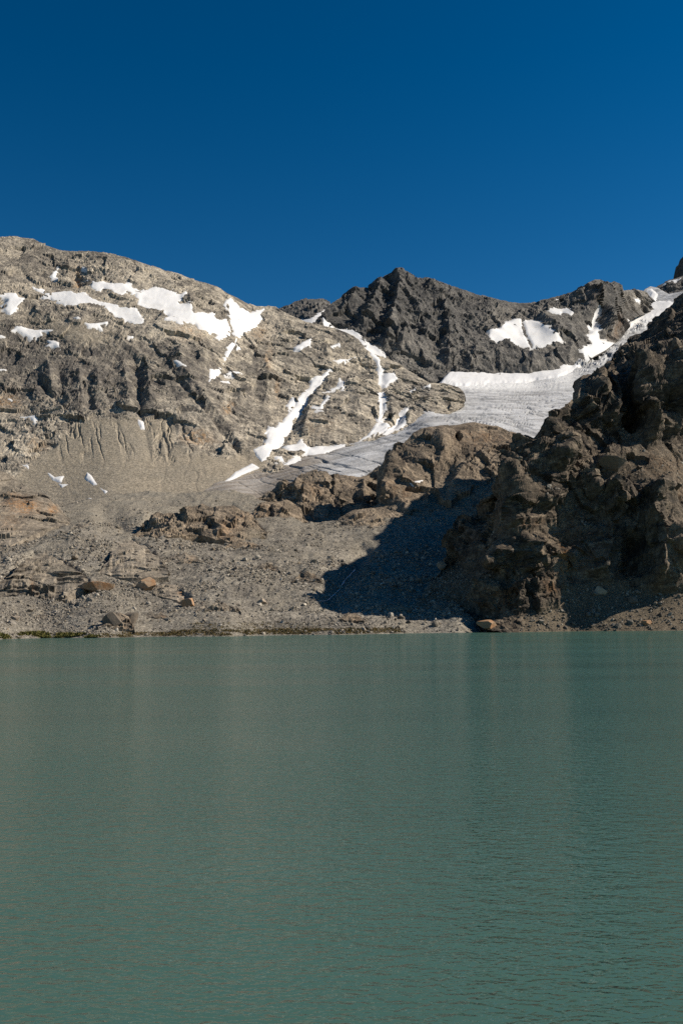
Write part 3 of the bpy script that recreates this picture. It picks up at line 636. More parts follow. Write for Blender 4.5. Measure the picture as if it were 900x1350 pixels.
GUL = [[(434, 485), (438, 487), (424, 503), (414, 513), (404, 528), (397, 541), (387, 551), (383, 566), (376, 573), (374, 584), (359, 593), (354, 603), (345, 611), (339, 604), (332, 594), (346, 586), (352, 571), (347, 574), (354, 560), (363, 562), (366, 555), (372, 554), (380, 543), (389, 532), (392, 522), (401, 515), (407, 508), (410, 498), (423, 492)], [(375, 535), (384, 524), (389, 524), (389, 534), (381, 544), (378, 540)]]
PATCH = [
 ('broad white snow patch near the picture edge on the mountain shelf, pointed at its foot', [(-3, 389), (4, 388), (12, 386), (21, 386), (25, 391), (32, 393), (31, 399), (22, 408), (14, 416), (3, 408), (8, 404), (-3, 402), (10, 396)]),
 ('ragged flat snow patch with a long thin tail on the dark mountain shelf', [(14, 437), (23, 430), (32, 431), (44, 434), (70, 435.5), (64, 438.5), (55, 438.5), (58, 444), (40, 448), (34, 445), (23, 437)]),
 ('small snow patch just below the ragged flat one', [(61, 448), (70, 449), (77, 451), (80, 459), (60, 457), (66, 453)]),
 ('snow corner cut by the picture edge beside the ragged flat patch', [(-8, 440), (2, 442), (7, 445.5), (-8, 447)]),
 ('hook-shaped snow patch high under the left summit', [(77, 352), (75, 359), (74, 364.5), (80, 366), (84, 371), (76, 370), (69, 369), (66, 365), (70, 359)]),
 ('small snow strip above the upper limb of the main snowfield', [(107, 352), (114, 353), (121, 355), (114, 356.5), (108, 355.5)]),
 ('tiny snow dot below the main snowfield', [(98, 418), (103, 417), (107, 421), (101, 422)]),
 ('thin ragged snow strip below the main snowfield', [(113, 426), (125, 425.5), (143, 424), (141, 428), (132, 428), (137, 437), (129, 433), (116, 432)]),
 ('tiny snow spot below the right end of the thin ragged strip', [(170, 443), (176, 443), (176, 447), (169, 447)]),
 ('snow wedge at the bottom of the ridge snowfield, above the thin slivers', [(276, 488), (284, 487), (290, 484.5), (293, 487), (283, 500), (275.5, 504)]),
 ('thin pointed snow sliver right of the snow wedge', [(296, 493), (304, 489), (321, 494.5)]),
 ('smaller snow sliver just under the pointed one', [(289, 502), (302, 500.5), (304, 506)]),
 ('short slanting snow streak on dark slabs between the wedge and the main snowfield', [(225, 478), (234, 480), (245, 488), (234, 486)]),
 ('small triangular snow patch at the foot of the dark cliff near the left edge', [(28, 550), (38, 548), (48, 546.5), (49, 554), (45.5, 558), (40, 553)]),
 ('small snow plug at the mouth of the dark gully above the scree', [(180, 551), (189, 554), (191, 565), (186, 565)]),
 ('small snow sliver at the left picture edge on the dark cliff', [(-6, 484), (8, 488.5), (-4, 491)]),
 ('tiny snow dash on the rusty rock at the left edge', [(8, 525), (18, 527), (16, 530)]),
 ('lobed snow patch on the scree, leftmost of the larger two', [(63, 623), (73, 629), (84, 628), (81, 636), (69, 633)]),
 ('tiny snow spot on the scree near the bedrock dome', [(30, 614), (39, 612.5), (38, 618.5)]),
 ('long slanting snow patch on the scree beside a dark hollow', [(115, 622.5), (121, 628), (129, 639.5), (123, 640), (112, 632)]),
 ('tiny slanting snow streak below the long scree patch', [(132, 643), (142, 648), (139, 651)]),
 ('short flat snow dash lowest on the scree', [(116, 657.5), (125, 657.5), (123, 661)]),
 ('small snow dash just below the lobed scree patch', [(78, 638), (90, 639), (82, 642.5)]),
 ('two-part snow spot on the pale spur under its skyline', [(387, 458), (398, 453), (410, 448.5), (409, 458), (399, 460), (397, 464.5), (387, 463)]),
 ('small curved snow patch near the crest of the spur', [(434, 458.5), (447, 452.5), (449, 457), (441, 459), (438, 461)]),
 ('thin slanting snow dash across the spur crest', [(438, 478), (454, 473.5), (468, 470.5), (461, 475), (450, 479)]),
 ('snow patch in the notch at the middle of the spur buttress', [(447, 500), (450, 504), (455, 505), (452, 515), (446, 513.5), (424, 520), (434, 514), (444, 510)]),
 ('lower slanting snow strip on the spur buttress', [(407, 540), (421, 538.5), (430, 525), (436, 527.5), (426, 536), (425, 542), (417, 544)]),
 ('wide white snow bay at the upper right of the spur buttress', [(487, 466), (494, 467), (501, 475), (500, 482), (506, 487), (505, 491), (519, 492), (524, 501), (515, 505), (508, 510), (499, 504), (498, 491), (495, 478), (488, 470)]),
 ('vertical snow gully right of the spur buttress reaching the glacier', [(497, 518), (506, 513), (510, 533), (509, 544), (503, 549), (508, 557), (514, 562), (509, 570), (490, 577), (470, 583), (484, 575), (492, 564), (498, 551), (498, 531)]),
 ('slanting snow strip between two dark rock noses at the glacier edge', [(538, 538), (529, 541), (522, 551), (515, 561), (508, 568), (503, 575), (512, 573), (528, 566), (535, 560), (536, 548)]),
 ('small snow streak on the rock nose beside the glacier', [(556, 511), (567, 508), (566, 513)]),
 ('tiny snow streak left of the outermost rock nose', [(540, 517), (548, 509), (546, 516)]),
 ('white snow apron at the base of the spur, upper of two', [(372, 588), (391, 585), (397, 578), (401, 585), (407, 588), (460, 587), (446, 594), (420, 604), (411, 605), (405, 600), (395, 596), (380, 596.5)]),
 ('white snow apron at the base of the spur, lower of two', [(373, 613.5), (387, 602.5), (400, 602.5), (412, 606), (395, 614)]),
 ('small snow spot between the large gully and the lower apron', [(361, 602), (371, 603), (376, 609), (364, 607)]),
 ('long thin snow tail along the edge of the dirty glacier tongue', [(286, 641), (304, 629), (311, 622), (333, 611), (342, 617), (320, 626), (304, 634)]),
 ('thin double snow streak at the end of the dirty tongue', [(254, 651), (274, 650), (279, 654.5), (262, 655)]),
]
C.mark_snow(MAIN + [RID] + GUL + [p for _, p in PATCH])
C.roughen(30, 7.2, fine=0.9, ridge_amp=0.25, seed=330, an=(1, 1, 0.6), rot=(0.1, 0.12, 0.1), scree_amp=0.03, joints=[((0.85, 0.2, 0.45), 0.9, 0.2), ((0.5, 0.1, -0.85), 1.0, 0.09), ((0.97, 0.1, -0.2), 0.5, 0.12)])
C.build('mountain_left', M['left'], label='broad rounded tan and grey mountain with snowfields, cliffs and a scree apron', cat='mountain', kind='structure',
        parts=[('spur', (C.px - 333 > (604 - C.py) * 0.87) & (C.px > 345) & (C.py > 425 - 0 * C.px) & (C.px - 430 > (487 - C.py) * 0.87), 'tan rock spur cut by snow gullies'), ('scree_apron', sstep(-5, 6, scr) > 0.5, 'smooth tan scree with narrow runnels')])
C.snow(MAIN, 'large many-armed snowfield on the shelf below the left summit ridge', name='snowfield', cat='snowfield', seed=20, soft=1.5, sink=0.6)
C.snow([RID], 'snowfield hanging below the ridge where the left mountain meets the spur', name='snowfield', cat='snowfield', seed=21, soft=1.3)
C.snow(GUL, 'large diagonal snow gully left of the spur buttress', name='snow_gully', cat='snow gully', seed=22, thick=3)
for k, (lab, p) in enumerate(PATCH):
    C.snow([p], lab, seed=23 + k, soft=0.7, sink=-0.15)

# ------------------------------------------------------------------ moraine and lake shore
def shore_pts(xs): return [(x, float(pl(SHORE, x)), float(shore_y(np.array([x]))[0])) for x in xs]
def below(xs, rows=9): return [(x, float(pl(SHORE, x)) + rows, float(shore_y(np.array([x]))[0]) - 7) for x in xs]
XS = [-300, -150, 0, 130, 300, 450, 600, 750, 900, 1150]
D = Sheet(-280, 1150, [(-280, 640), (0, 655), (80, 668), (110, 660), (150, 652), (200, 650), (260, 651), (300, 647), (330, 652), (360, 668), (400, 690), (440, 688), (500, 684), (560, 680), (640, 640), (700, 640), (1150, 640)],
          [(x, r + 9) for x, r in SHORE],
          shore_pts(XS) + below(XS) + [(-280, 640, 840), (-280, 740, 540), (0, 655, 810), (80, 668, 790), (150, 653, 845), (210, 652, 860), (280, 650, 870), (330, 653, 860), (400, 692, 715), (440, 690, 710), (500, 688, 705), (560, 684, 710), (640, 645, 800), (700, 640, 800), (1150, 640, 800),
           (60, 800, 442), (200, 800, 445), (350, 800, 455), (450, 800, 462), (560, 800, 478), (700, 790, 500), (900, 790, 510), (60, 750, 515), (200, 750, 525), (350, 750, 535), (440, 745, 555), (520, 740, 580), (600, 740, 590), (100, 700, 640), (200, 710, 625), (300, 712, 630), (380, 705, 660), (450, 705, 670), (540, 705, 660), (620, 700, 680), (100, 680, 730), (200, 680, 745), (300, 680, 750)], step=1.25, vstep=0.95, back=(5, 60, 40), warpY=lambda x: 1 + 0.06 * sstep(600, 660, x))
D.crests([([(425, 798), (440, 780), (458, 758), (475, 735), (490, 715)], -4, 12, 16), ([(395, 760), (430, 745)], 2, 12, 12), ([(150, 690), (185, 690), (200, 680)], 3, 8, 12), ([(120, 672), (160, 690), (165, 705)], -3, 12, 12), ([(0, 745), (60, 722), (140, 700)], 2.5, 10, 12), ([(480, 785), (560, 770), (620, 765)], 3, 15, 10)])
D.renormal()
q = D.P
hum = 2.2 * fbm(q / 28.0, 4, 0.5, 401) + 0.7 * fbm(q / 9.0, 2, 0.4, 402, ridged=True) * (D.Y / 520)
hum = hum + 0.7 * facet(q / 5.0, 403) * sstep(800, 560, D.Y) + 0.1 * facet(q / 2.0, 404) * sstep(640, 560, D.Y)
zz = sstep(0.0, 5.0, q[..., 2])
D.P += np.stack([q[..., 0] * 0, q[..., 1] * 0, hum * (0.12 + 0.88 * zz)], -1)
for pg, dep in (([(-80, 790), (0, 768), (24, 748), (46, 730), (72, 735), (104, 752), (130, 776), (86, 795), (40, 784)], 4.0), ([(132, 756), (150, 722), (174, 710), (202, 727), (222, 756), (180, 766)], 4.0), ([(202, 782), (220, 768), (252, 786), (240, 794)], 2.5), ([(178, 706), (206, 676), (250, 667), (306, 666), (350, 700), (300, 716)], 4.0)):
    D.P[..., 2] -= dep * sstep(-3, 5, poly_sd(D.px, D.py, pg))
beach = sstep(3.0, 0.6, q[..., 2])
strk = fbm(q * np.array([1, 0.3, 0.3]) / 14.0, 4, 0.55, 412)
D.mask[..., 1] = sstep(660, 700, D.py) * np.clip(1.3 * fbm(q * np.array([1, 0.45, 0.45]) / 26.0, 5, 0.6, 413) - 0.1, 0, 0.75)
D.mask[..., 0] = np.clip(0.4 + 0.9 * strk + beach * 0.1 + sstep(715, 668, D.py) * 0.9, 0, 1)
D.mask[..., 2] = np.clip(0.1 + 1.2 * fbm(q / 30.0, 5, 0.6, seed=411), 0, 0.6)
D.mask[..., 3] = np.clip(blobs(D.px, D.py, [(135, 768, 25, 6, 0.5), (250, 790, 10, 10, 0.8), (190, 768, 10, 8, 0.5), (55, 813, 6, 4, 0.9)]), 0, 0.8)
D.build('moraine_slope', M['moraine'], label='grey-tan moraine slope of loose rubble rising from the lake shore', cat='moraine', kind='structure', smooth=True)

# ------------------------------------------------------------------ bedrock knoll and outcrops on the moraine
def outcrop(name, x0, x1, ridge, base, ctrl, S0, amp, mat, label, seed, crests=(), an=(1, 1, 0.6), rot=None, masks=None, back=(10, 60, 45), step=1.1, snow=None, cat='rock outcrop', kind=None, group='bedrock outcrops', fwd=0.972, fine=0.8, joints=None, vstep=None):
    ctrl = [(a, b, c * fwd) for a, b, c in ctrl]
    s = Sheet(x0, x1, ridge, base, ctrl, step=step, back=back, vstep=vstep)
    if crests: s.crests(crests); s.renormal()
    if masks: masks(s)
    if snow: s.mark_snow([snow[0]])
    s.roughen(S0, amp, seed=seed, an=an, rot=rot, fine=fine, ridge_amp=0.08, warp=0.08, jw=0.35, joints=joints)
    for r_, dz, dy in ((0, 22, 14), (1, 8, 5)) if not vstep else ((0, 22, 14), (1, 16, 10), (2, 11, 7), (3, 7, 4), (4, 3, 2)):           # the foot runs on below the ground
        s.P[r_, :, 2] -= dz * s.upx[r_]; s.P[r_, :, 1] += dy * s.upx[r_]
    s.build(name, M[mat], recent=True, label=label, cat=cat, kind=kind, group=group)
    if snow: s.snow([snow[0]], snow[1], seed=seed, soft=0.3)
    return s
def mk(**kw):
    ch = {'scree': 0, 'dark': 1, 'pale': 2, 'rust': 3}
    def f(s):
        for k, v in kw.items():
            s.mask[..., ch[k]] = np.clip(blobs(s.px + 5 * fbm(s.P / 15.0, 3, seed=900), s.py + 5 * fbm(s.P / 15.0, 3, seed=901), v), 0, 0.95)
    return f
outcrop('rock_cliff', 396, 530, [(396, 690), (408, 668), (420, 650), (428, 636), (436, 628), (445, 626), (460, 628), (475, 629), (490, 622), (505, 612), (530, 606)],
        [(396, 700), (430, 704), (530, 700)], [(396, 690, 850), (430, 634, 905), (470, 628, 925), (530, 606, 930), (396, 700, 840), (460, 690, 850), (530, 700, 850), (460, 650, 885)], 16, 9, 'knoll', 'dark shadowed rock wall under the snout of the glacier', 501,
        crests=[([(441, 628), (440, 660)], 6, 4, 8), ([(480, 630), (476, 680)], 6, 5, 9)], masks=mk(dark=[(470, 660, 50, 30, 0.4)]))  # the wall's shadow is partly painted in as darker rock colour
outcrop('rock_outcrop', 332, 448, [(332, 663), (340, 657), (350, 651), (362, 643), (368, 637), (376, 633), (386, 637), (392, 629), (404, 623), (416, 620), (430, 621), (437, 628), (441, 634), (448, 655)],
        [(332, 668), (352, 668), (378, 672), (398, 694), (420, 700), (448, 700)], [(332, 663, 865), (362, 643, 880), (392, 629, 900), (430, 622, 905), (448, 655, 880), (332, 668, 858), (378, 672, 850), (398, 694, 810), (448, 700, 810), (410, 660, 860)], 12, 7, 'knoll',
        'jointed brown rock outcrop just below the dirty glacier tongue', 511, crests=[([(376, 633), (372, 655)], 4, 5, 8), ([(393, 630), (388, 660)], 6, 5, 12), ([(404, 640), (398, 672)], 4, 4, 10), ([(440, 632), (438, 655)], -4, 3, 3)],
        masks=mk(pale=[(420, 628, 20, 8, 0.4), (355, 650, 15, 6, 0.3)], rust=[(410, 650, 15, 15, 0.3)], scree=[(425, 690, 25, 10, 0.8)]))
KN = outcrop('rock_knoll', 490, 770, [(490, 668), (497, 646), (500, 628), (504, 614), (510, 606), (520, 596), (526, 589), (532, 583), (538, 577), (545, 571), (556, 566), (567, 563), (582, 561), (600, 559.5), (618, 558.5), (632, 558), (645, 561), (660, 562), (672, 567), (680, 572), (690, 580), (700, 582), (730, 595), (770, 610)],
        [(490, 684), (510, 690), (560, 706), (620, 712), (700, 712), (770, 712)], [(490, 668, 790), (500, 628, 815), (520, 596, 840), (545, 571, 855), (600, 559, 875), (640, 558, 890), (690, 580, 870), (770, 610, 860), (490, 684, 765), (510, 690, 745), (560, 706, 705), (620, 712, 700), (700, 712, 700), (770, 712, 700), (530, 660, 775), (570, 650, 785), (600, 600, 840), (560, 600, 820), (620, 640, 790), (680, 620, 815), (580, 680, 745)], 24, 9.5, 'knoll',
        'large brown rounded rock knoll in front of the glacier', 521, fine=0.6,
        crests=[([(533, 584), (524, 605), (512, 640), (507, 668)], 9, 6, 16), ([(576, 572), (579, 600), (574, 620)], 6, 4, 10), ([(590, 570), (592, 600)], -5, 5, 4), ([(541, 660), (533, 680)], 4, 4, 8), ([(635, 600), (610, 625), (592, 650)], 6, 8, 12), ([(520, 640), (512, 672)], 7, 5, 9), ([(560, 645), (565, 665)], 5, 4, 8)],
        masks=mk(dark=[(545, 610, 30, 20, 0.35), (510, 640, 14, 30, 0.3)], rust=[(640, 580, 40, 12, 0.4), (530, 655, 20, 16, 0.35)], pale=[(580, 655, 25, 20, 0.3), (660, 575, 20, 8, 0.3)], scree=[(575, 675, 40, 14, 0.7), (620, 650, 30, 14, 0.5)]),  # dark includes painted shade on the left-facing wall
        snow=([(541, 641), (551, 636), (561, 632), (553, 640), (546, 643)], 'thin snow sliver in a shaded notch of the brown rock knoll'), an=(1, 1, 0.5))
outcrop('rock_outcrop', 424, 590, [(424, 706), (432, 700), (440, 691), (448, 683), (460, 676), (470, 672), (485, 670), (503, 668), (515, 672), (528, 676), (545, 682), (560, 690), (590, 704)],
        [(424, 712), (470, 716), (540, 722), (590, 722)], [(424, 706, 715), (460, 676, 740), (503, 668, 755), (545, 682, 745), (590, 704, 735), (424, 712, 700), (470, 716, 690), (540, 722, 685), (590, 722, 690), (500, 695, 715)], 11, 4.0, 'knoll',
        'smooth slabby rock outcrop below the brown knoll with shadow at its foot', 531, crests=[([(490, 690), (487, 708)], 3, 3, 8), ([(465, 690), (440, 704)], -2, 3, 3), ([(521, 678), (512, 700)], 3, 4, 10), ([(541, 690), (535, 710)], 3, 4, 8)], an=(0.6, 1, 1.3), rot=(0.1, 0.35, 0), masks=mk(pale=[(500, 690, 60, 20, 0.35)]))
outcrop('rock_outcrop', 334, 408, [(334, 678), (337, 670), (342, 663), (350, 661.5), (358, 663), (366, 662), (378, 659.5), (388, 664), (396, 670), (402, 680), (408, 692)],
        [(334, 684), (350, 692), (380, 697), (408, 700)], [(334, 678, 765), (342, 663, 780), (378, 660, 790), (408, 692, 770), (334, 684, 755), (350, 692, 745), (380, 697, 742), (408, 700, 748)], 9, 4.0, 'knoll', 'blocky brown rock outcrop split by a vertical crack above the moraine', 541,
        crests=[([(357, 662), (356, 690)], -4, 2.5, 2), ([(342, 664), (340, 682)], 2, 3, 8), ([(375, 668), (366, 685)], 2, 3, 8)], masks=mk(rust=[(350, 675, 15, 12, 0.3)]), back=(8, 30, 25))
outcrop('rock_outcrop', 176, 352, [(176, 706), (184, 697), (192, 688), (200, 680), (206, 676), (215, 677), (225, 675), (238, 677), (246, 676), (250, 669), (258, 666), (266, 664), (276, 668), (286, 668), (296, 667), (306, 666), (316, 671), (326, 675), (336, 684), (344, 692), (352, 702)],
        [(176, 710), (205, 712), (245, 708), (262, 704), (285, 712), (305, 716), (330, 714), (352, 710)], [(176, 706, 655), (206, 676, 690), (250, 669, 700), (306, 666, 705), (352, 702, 670), (176, 710, 648), (245, 708, 648), (262, 704, 652), (305, 716, 640), (352, 710, 655), (225, 690, 665), (270, 690, 672)], 11, 5.5, 'knoll',
        'cluster of large angular brown rock blocks in the middle of the moraine', 551, crests=[([(249, 669), (244, 682), (247, 696)], 7, 3, 12), ([(286, 668), (276, 690), (274, 700)], -4, 3, 2.5), ([(290, 672), (279, 692), (300, 706)], 4, 3, 10), ([(311, 680), (309, 700)], 3, 3, 8), ([(206, 677), (203, 695)], 3, 4, 9), ([(230, 678), (226, 690)], 2.5, 3, 6)],
        masks=mk(rust=[(300, 700, 12, 8, 0.6), (320, 685, 12, 8, 0.4)], dark=[(250, 685, 12, 10, 0.3)], pale=[(225, 695, 25, 8, 0.4), (290, 680, 15, 8, 0.3)], scree=[(335, 705, 16, 8, 0.9)]), back=(8, 30, 30))
outcrop('rock_dome', -140, 92, [(-140, 598), (-40, 612), (0, 620), (12, 625), (25, 633), (36, 642), (44, 648), (58, 650), (66, 656), (76, 666), (84, 676), (92, 684)],
        [(-140, 742), (0, 728), (30, 714), (60, 700), (92, 690)], [(-140, 598, 790), (0, 620, 775), (36, 642, 765), (66, 656, 755), (92, 684, 735), (-140, 742, 560), (0, 728, 580), (30, 714, 605), (60, 700, 650), (92, 690, 690), (0, 652, 745), (0, 680, 680), (40, 668, 725), (40, 690, 665)], 16, 3.6, 'slab', 'smooth pale bedrock dome with rusty streaks at the left edge', 561, fine=0.3, vstep=0.5, joints=[((0.93, 0.1, 0.3), 0.8, 0.2), ((0.5, 0.0, 0.8), 1.3, 0.12)],
        crests=[([(0, 654), (30, 664), (55, 674)], 3, 6, 8)], an=(0.5, 1, 1.2), rot=(0.2, 0.5, 0), masks=mk(rust=[(35, 668, 16, 9, 0.95), (68, 672, 6, 8, 0.8), (12, 690, 16, 10, 0.25), (15, 662, 10, 8, 0.5)], pale=[(20, 640, 30, 12, 0.4), (15, 705, 25, 14, 0.4)]), back=(8, 60, 40))
outcrop('rock_outcrop', -80, 130, [(-80, 772), (0, 768), (14, 760), (24, 748), (34, 738), (46, 732), (60, 729), (72, 735), (88, 744), (104, 752), (118, 764), (130, 776)],
        [(-80, 790), (0, 787), (38, 782), (52, 790), (72, 795), (86, 792), (100, 780), (130, 778)], [(-80, 772, 480), (0, 768, 482), (46, 732, 535), (88, 744, 520), (130, 776, 490), (-80, 790, 462), (0, 787, 464), (40, 782, 468), (72, 795, 458), (100, 780, 470), (130, 778, 486), (45, 755, 500), (75, 765, 492)], 7, 3.6, 'slab', 'long layered grey bedrock shelf with a dark undercut near the left shore', 571, fwd=0.982, fine=0.3, vstep=0.3, joints=[((0.93, 0.1, 0.3), 0.8, 0.2), ((0.5, 0.0, 0.8), 1.3, 0.12)],
        crests=[([(0, 772), (30, 770), (40, 776)], 1.5, 3, 3), ([(44, 774), (40, 788)], 2.2, 2, 5), ([(63, 776), (64, 790)], 2, 1.5, 5), ([(84, 780), (86, 792)], 2, 2, 4)], an=(0.45, 1, 1.6), rot=(0.15, 0.25, 0), masks=mk(dark=[(70, 785, 16, 8, 0.6), (30, 750, 20, 8, 0.35)], pale=[(90, 772, 14, 8, 0.5), (50, 775, 20, 6, 0.3)], rust=[(43, 776, 3, 8, 0.8)], scree=[(80, 752, 25, 7, 0.5)]), back=(6, 25, 12))
outcrop('rock_slab', 132, 222, [(132, 754), (138, 744), (143, 741), (148, 727), (156, 722), (163, 713), (176, 712), (182, 718), (192, 719), (200, 729), (210, 733), (216, 743), (222, 754)],
        [(132, 756), (160, 764), (190, 764), (222, 760)], [(132, 752, 520), (160, 716, 575), (174, 711, 585), (202, 727, 565), (222, 754, 520), (132, 756, 512), (190, 764, 500), (222, 760, 508), (175, 738, 535)], 7, 2.0, 'slab', 'pale ice-smoothed rock slab half way up the left moraine', 581, fwd=0.982, fine=0.3, vstep=0.3, joints=[((0.93, 0.1, 0.3), 0.8, 0.2), ((0.5, 0.0, 0.8), 1.3, 0.12)], an=(0.5, 1, 1.4), rot=(0.1, 0.35, 0), masks=mk(pale=[(175, 735, 45, 25, 0.6)]), back=(6, 25, 14))
outcrop('rock_slab', 202, 252, [(202, 780), (208, 772), (220, 769), (234, 772), (244, 777), (252, 786)], [(202, 784), (220, 790), (240, 794), (252, 792)], [(202, 780, 482), (220, 769, 498), (252, 786, 480), (202, 784, 474), (240, 794, 464), (252, 792, 470)], 4, 1.5, 'slab', 'low banded rock slab with a rusty end above the left shore', 585, fwd=0.982, fine=0.3, vstep=0.3, joints=[((0.93, 0.1, 0.3), 0.8, 0.2), ((0.5, 0.0, 0.8), 1.3, 0.12)], an=(0.45, 1, 1.6), rot=(0.1, 0.3, 0), masks=mk(rust=[(244, 782, 6, 6, 0.9)], pale=[(250, 792, 8, 6, 0.5)]), back=(5, 12, 8))

# low ribs of bedrock showing through the rubble
RIBS = [(405, 768, 40, 18, 'knoll', 'dark broken rock rib beside the tip of the cliff shadow'), (463, 818, 34, 12, 'knoll', 'small dark rock rib in the low rubble right of the shadow tip'),
        (288, 806, 60, 16, 'slab', 'pale low rock rib above the mossy middle shore'), (155, 830, 46, 24, 'knoll', 'dark rock rib just above the left shore beside the shrubs'), (240, 742, 52, 16, 'slab', 'low slabby rock rib below the cluster of brown blocks'),
        (350, 752, 40, 12, 'slab', 'small low rock rib in the middle of the moraine'), (110, 702, 44, 14, 'slab', 'small rock rib right of the smooth pale dome'), (520, 806, 44, 13, 'knoll', 'grey rock rib in the rubble below the cliff shadow'),
        (320, 722, 46, 12, 'knoll', 'low brown rock rib under the right end of the brown blocks'), (205, 815, 36, 11, 'slab', 'short pale rock rib above the shore between dark and orange boulders')]
for k, (cx, cy, wd_, hg_, mt_, lab_) in enumerate(RIBS):
    r_ = np.random.default_rng(50 + k); xs_ = np.linspace(-0.5, 0.5, 11)
    prof_ = (1 - (2 * np.abs(xs_)) ** 2.2) * r_.uniform(0.55, 1.05, 11); prof_[0] = prof_[-1] = 0
    ridge_ = [(cx + wd_ * a, cy - hg_ * b) for a, b in zip(xs_, prof_)]; base_ = [(cx + wd_ * a, cy + 3 * (1 - (2 * a) ** 2)) for a in xs_]
    dd_ = np.hypot(D.px - cx, D.py - cy); y0_ = D.Y[np.unravel_index(np.argmin(dd_), dd_.shape)]
    dd_ = np.hypot(D.px - cx, D.py - (cy - hg_)); y1_ = D.Y[np.unravel_index(np.argmin(dd_), dd_.shape)]
    yt_ = y0_ + 0.5 * (y1_ - y0_)
    outcrop('rock_rib', cx - wd_ / 2, cx + wd_ / 2, ridge_, base_, [(cx - wd_ / 2, cy, y0_ + 2), (cx + wd_ / 2, cy, y0_ + 2), (cx, cy + 3, y0_ - 1), (cx, cy - hg_, yt_), (cx - wd_ * 0.3, cy - hg_ * 0.7, yt_), (cx + wd_ * 0.3, cy - hg_ * 0.7, yt_)], 5.5, 2.6, mt_, lab_, 800 + 9 * k,
            an=(0.8, 1, 1), rot=(0.1, 0.3, 0), masks=mk(rust=[(cx + wd_ * 0.2, cy, 6, 5, 0.3)]), back=(5, 10, 8), fwd=0.99, vstep=0.6, step=0.9, fine=1.0, group='bedrock ribs in the rubble')

# ------------------------------------------------------------------ right cliff
FX = [655, 750, 880]
Fs = Sheet(530, 1130, [(530, 818), (540, 808), (556, 788), (570, 764), (578, 752), (585, 738), (593, 728), (600, 712), (610, 702), (618, 688), (626, 680), (635, 664), (652, 636), (665, 620), (675, 606), (683, 596), (692, 588), (699, 586), (704, 577), (709, 570), (714, 566), (717, 556), (720, 546), (728, 541), (744, 534), (755, 530), (763, 522), (770, 508), (778, 500), (786, 494), (797, 490), (803, 484), (808, 470), (815, 458), (824, 451), (830, 444), (836, 442), (845, 440), (851, 434), (858, 424), (866, 416), (873, 410), (882, 402), (890, 395), (900, 388), (930, 366), (1000, 325), (1130, 270)],
           [(530, 822), (545, 815), (560, 808), (590, 802), (615, 806), (632, 828), (645, 842), (700, 842), (900, 840), (1130, 838)],
           shore_pts(FX) + below(FX) + [(530, 820, 455), (540, 812, 468), (556, 790, 488), (570, 765, 508), (585, 738, 528), (600, 712, 545), (618, 688, 550), (635, 664, 545), (652, 638, 532), (665, 620, 522), (692, 588, 503), (717, 556, 493), (744, 534, 505), (763, 522, 520), (786, 494, 600), (803, 484, 655), (824, 451, 712), (851, 434, 738), (873, 410, 752), (900, 388, 768), (1000, 325, 790), (1130, 270, 800),
            (590, 800, 482), (620, 806, 464), (600, 760, 496), (615, 740, 502), (625, 715, 508), (640, 700, 496), (648, 740, 462), (640, 780, 456), (652, 815, 446), (655, 770, 451), (690, 765, 452), (720, 800, 446), (720, 770, 453), (720, 740, 458), (720, 700, 464), (720, 680, 466), (660, 690, 464), (650, 720, 468), (690, 640, 474), (700, 620, 479), (660, 655, 474), (740, 640, 476), (740, 600, 486), (780, 800, 448), (780, 770, 456), (790, 720, 464), (780, 690, 471), (780, 650, 480), (800, 610, 494),
            (850, 800, 450), (850, 770, 458), (850, 720, 466), (850, 690, 472), (860, 650, 480), (880, 600, 506), (840, 585, 512), (900, 760, 460), (900, 700, 470), (900, 660, 482), (900, 580, 530), (780, 560, 512), (760, 545, 510), (830, 540, 532), (830, 500, 552), (880, 540, 530), (880, 490, 548), (836, 481, 600), (870, 468, 598), (900, 459, 596), (900, 430, 668), (860, 450, 690), (990, 790, 480), (1000, 700, 525), (1000, 580, 590), (1000, 450, 640), (1130, 790, 520), (1130, 700, 580), (1130, 450, 680), (1130, 580, 640)], step=1.15, back=(12, 140, 150), smooth=1e-3)
